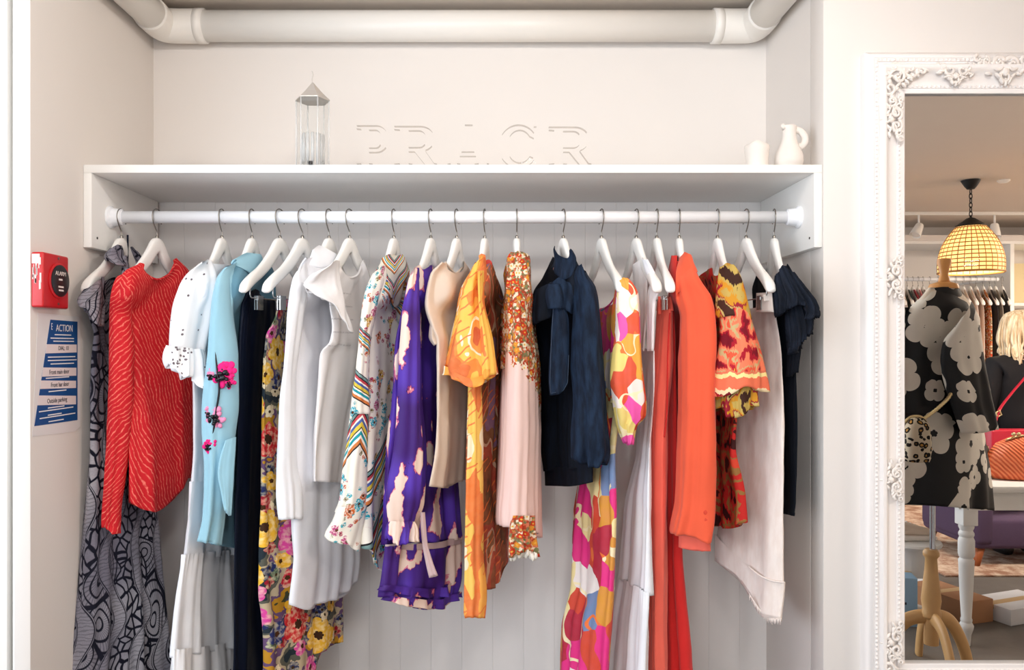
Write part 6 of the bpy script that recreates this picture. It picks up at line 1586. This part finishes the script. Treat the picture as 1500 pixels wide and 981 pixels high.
# ------------------------------------------------------------------ spot track on the ceiling
DK = 7.35; ky = 2 * GLASS_Y - DK
tk = thing('lighting_track', 'white ceiling track carrying the spotlights beyond the pendant lamp', 'lighting track', (4.5, ky, CEIL))
box('track_rail', V(1290, 0, DK).x, 6.4, ky - .018, ky + .018, CEIL - .03, CEIL - .001, m_gloss, tk, .003)
for k_, (px, tilt) in enumerate(((1346, -.55), (1457, -.12))):
    b0 = V(px, 0, DK)
    s_ = thing('spotlight', ['white spotlight on the track, tilted well to the side' , 'white spotlight on the track just behind the pendant lamp'][k_], 'spotlight', (b0.x, ky, CEIL - .03), 'spotlights on the track')
    lathe('stem', [(.002, -.10), (.009, -.10), (.009, 0), (.02, 0), (.02, .0005), (.002, .0005)], (0, 0, 0), m_gloss, s_, 14, local=True)
    h_ = lathe('lamp_head', [(.003, .03), (.03, .03), (.036, .02), (.05, -.10), (.046, -.10), (.032, .0), (.003, .0)], (0, 0, 0), m_gloss, s_, 24, local=True)
    h_.location = (0, 0, -.115); h_.rotation_euler = (.25, -tilt, 0)
    e_ = lathe('lens', [(.001, -.085), (.043, -.085), (.043, -.08), (.001, -.08)], (0, 0, 0), m_cer, h_, 20, local=True)
sd_ = lathe('smoke_detector', [(.003, -.02), (.03, -.02), (.045, -.008), (.045, 0), (.003, 0)], (0, 0, 0), m_gloss, None, 24); sd_.location = (V(1470, 0, 5.95).x, 2 * GLASS_Y - 5.95, CEIL); tag(sd_, 'small white ceiling detector near the pendant lamp canopy', 'detector')

# ------------------------------------------------------------------ far wall: shelf, cubby and a second rail of clothes
DW = 8.3; yw = ROOM_B
s1, s2 = V(1300, 344, 7.75), V(1560, 357, 7.75)
fsf = thing('wall_shelf', 'white high shelf with uprights along the far wall in the mirror', 'shelf', (4.6, yw + .27, s2.z))
box('shelf_board', s1.x, 6.55, yw + .002, yw + .55, s2.z, s2.z + .03, m_gloss, fsf, .003)
box('fascia', s1.x, 6.55, yw + .53, yw + .55, s2.z + .03, s1.z, m_wall, fsf, .003)
xd = V(1478, 0, 7.8).x
box('upright', xd - .02, xd + .02, yw + .002, yw + .55, 0, s2.z, m_gloss, fsf, .003)
cz_ = V(0, 444, 7.8).z
box('cubby_shelf', xd + .02, 6.55, yw + .002, yw + .55, cz_ - .03, cz_, m_gloss, fsf, .003)
m_cubby = plain('warm lit cream board', rgb(240, 222, 180), .7)  # cream with the cubby's warm light put into the colour
box('cubby_back', xd + .02, 6.55, yw + .003, yw + .02, cz_, s2.z - .14, m_cubby, fsf, .002)
rY2 = yw + .68; d2 = 2 * GLASS_Y - rY2; rz2 = CZ + (CY - 409) * d2 / F
rl2 = thing('clothes_rail', 'second white rail of clothes along the far wall in the mirror', 'rail', (4.3, rY2, rz2))
pipe('rail_tube', [V(1300, 409, d2), V(1462, 409, d2)], .018, m_rail, rl2, 16)
for px in (1306, 1460): pipe('rail_bracket', [V(px, 409, d2), V(px, 409, d2) - Vector((0, .66, 0))], .012, m_rail, rl2, 10)
far = [(1318, '#d9c3b4', 'cream'), (1329, '#2c3a38', 'dark green'), (1337, '#c23c50', 'red'), (1345, '#e9b7ae', 'pink'), (1352, '#cfc6bd', 'stone'), (1362, '#3a2a2c', 'dark brown'), (1374, '#b9a99e', 'taupe'), (1388, '#a2443e', 'brick'), (1400, '#e2d6ca', 'oatmeal'),
       (1411, '#e6d2c2', 'buff'), (1421, '#ecd9cd', 'pale pink'), (1430, '#e4cbbb', 'peach'), (1440, None, 'red and green floral'), (1450, '#2a2527', 'black'), (1458, '#e6d3bd', 'sand'), (1468, '#201d1f', 'jet black')]
pr.scale = (.94, .94, .94)
P_far = print_small_floral('far floral', None); fh0 = None
fmats = {}
for i, (px, colr, nm) in enumerate(far):
    mt = P_far if colr is None else cloth('far ' + nm, rgb(colr), bump=.05)
    gq = thing('hanging_garment', nm + ' garment on the far rail in the mirror', 'garment', tuple(V(px, 420, d2)), 'clothes on the far rail')
    w_ = 8.5; ln = 592 + (i * 37) % 40
    dd = d2 - .01
    tube('garment_body', gq, mt, [(424, px - 2), (432, px - 4), (446, px - w_ * .8), (470, px - w_), (ln, px - w_)], [(424, px + 3), (432, px + 7), (446, px + w_ * 1.3), (470, px + w_ * 1.5), (ln, px + w_ * 1.4)], 424, ln, dd, .16, [(424, .015), (446, .03), (ln, .035)], -1, nu=32, fold=(3, .002, .012), seed=200 + i, mirror=True, nv=20, wr=0)
    r = h0.copy(); COL.objects.link(r); r.location = V(px, 409, d2) + Vector((0, 0, HTOP - RZ)); r.rotation_euler = (0, 0, .25)
    tag(r, 'white hanger carrying the %s garment on the far rail' % nm, 'hanger', 'hangers on the far rail')
    for ch in h0.children:
        if ch.name.startswith('clip'): continue
        c3 = ch.copy(); COL.objects.link(c3); c3.parent = r
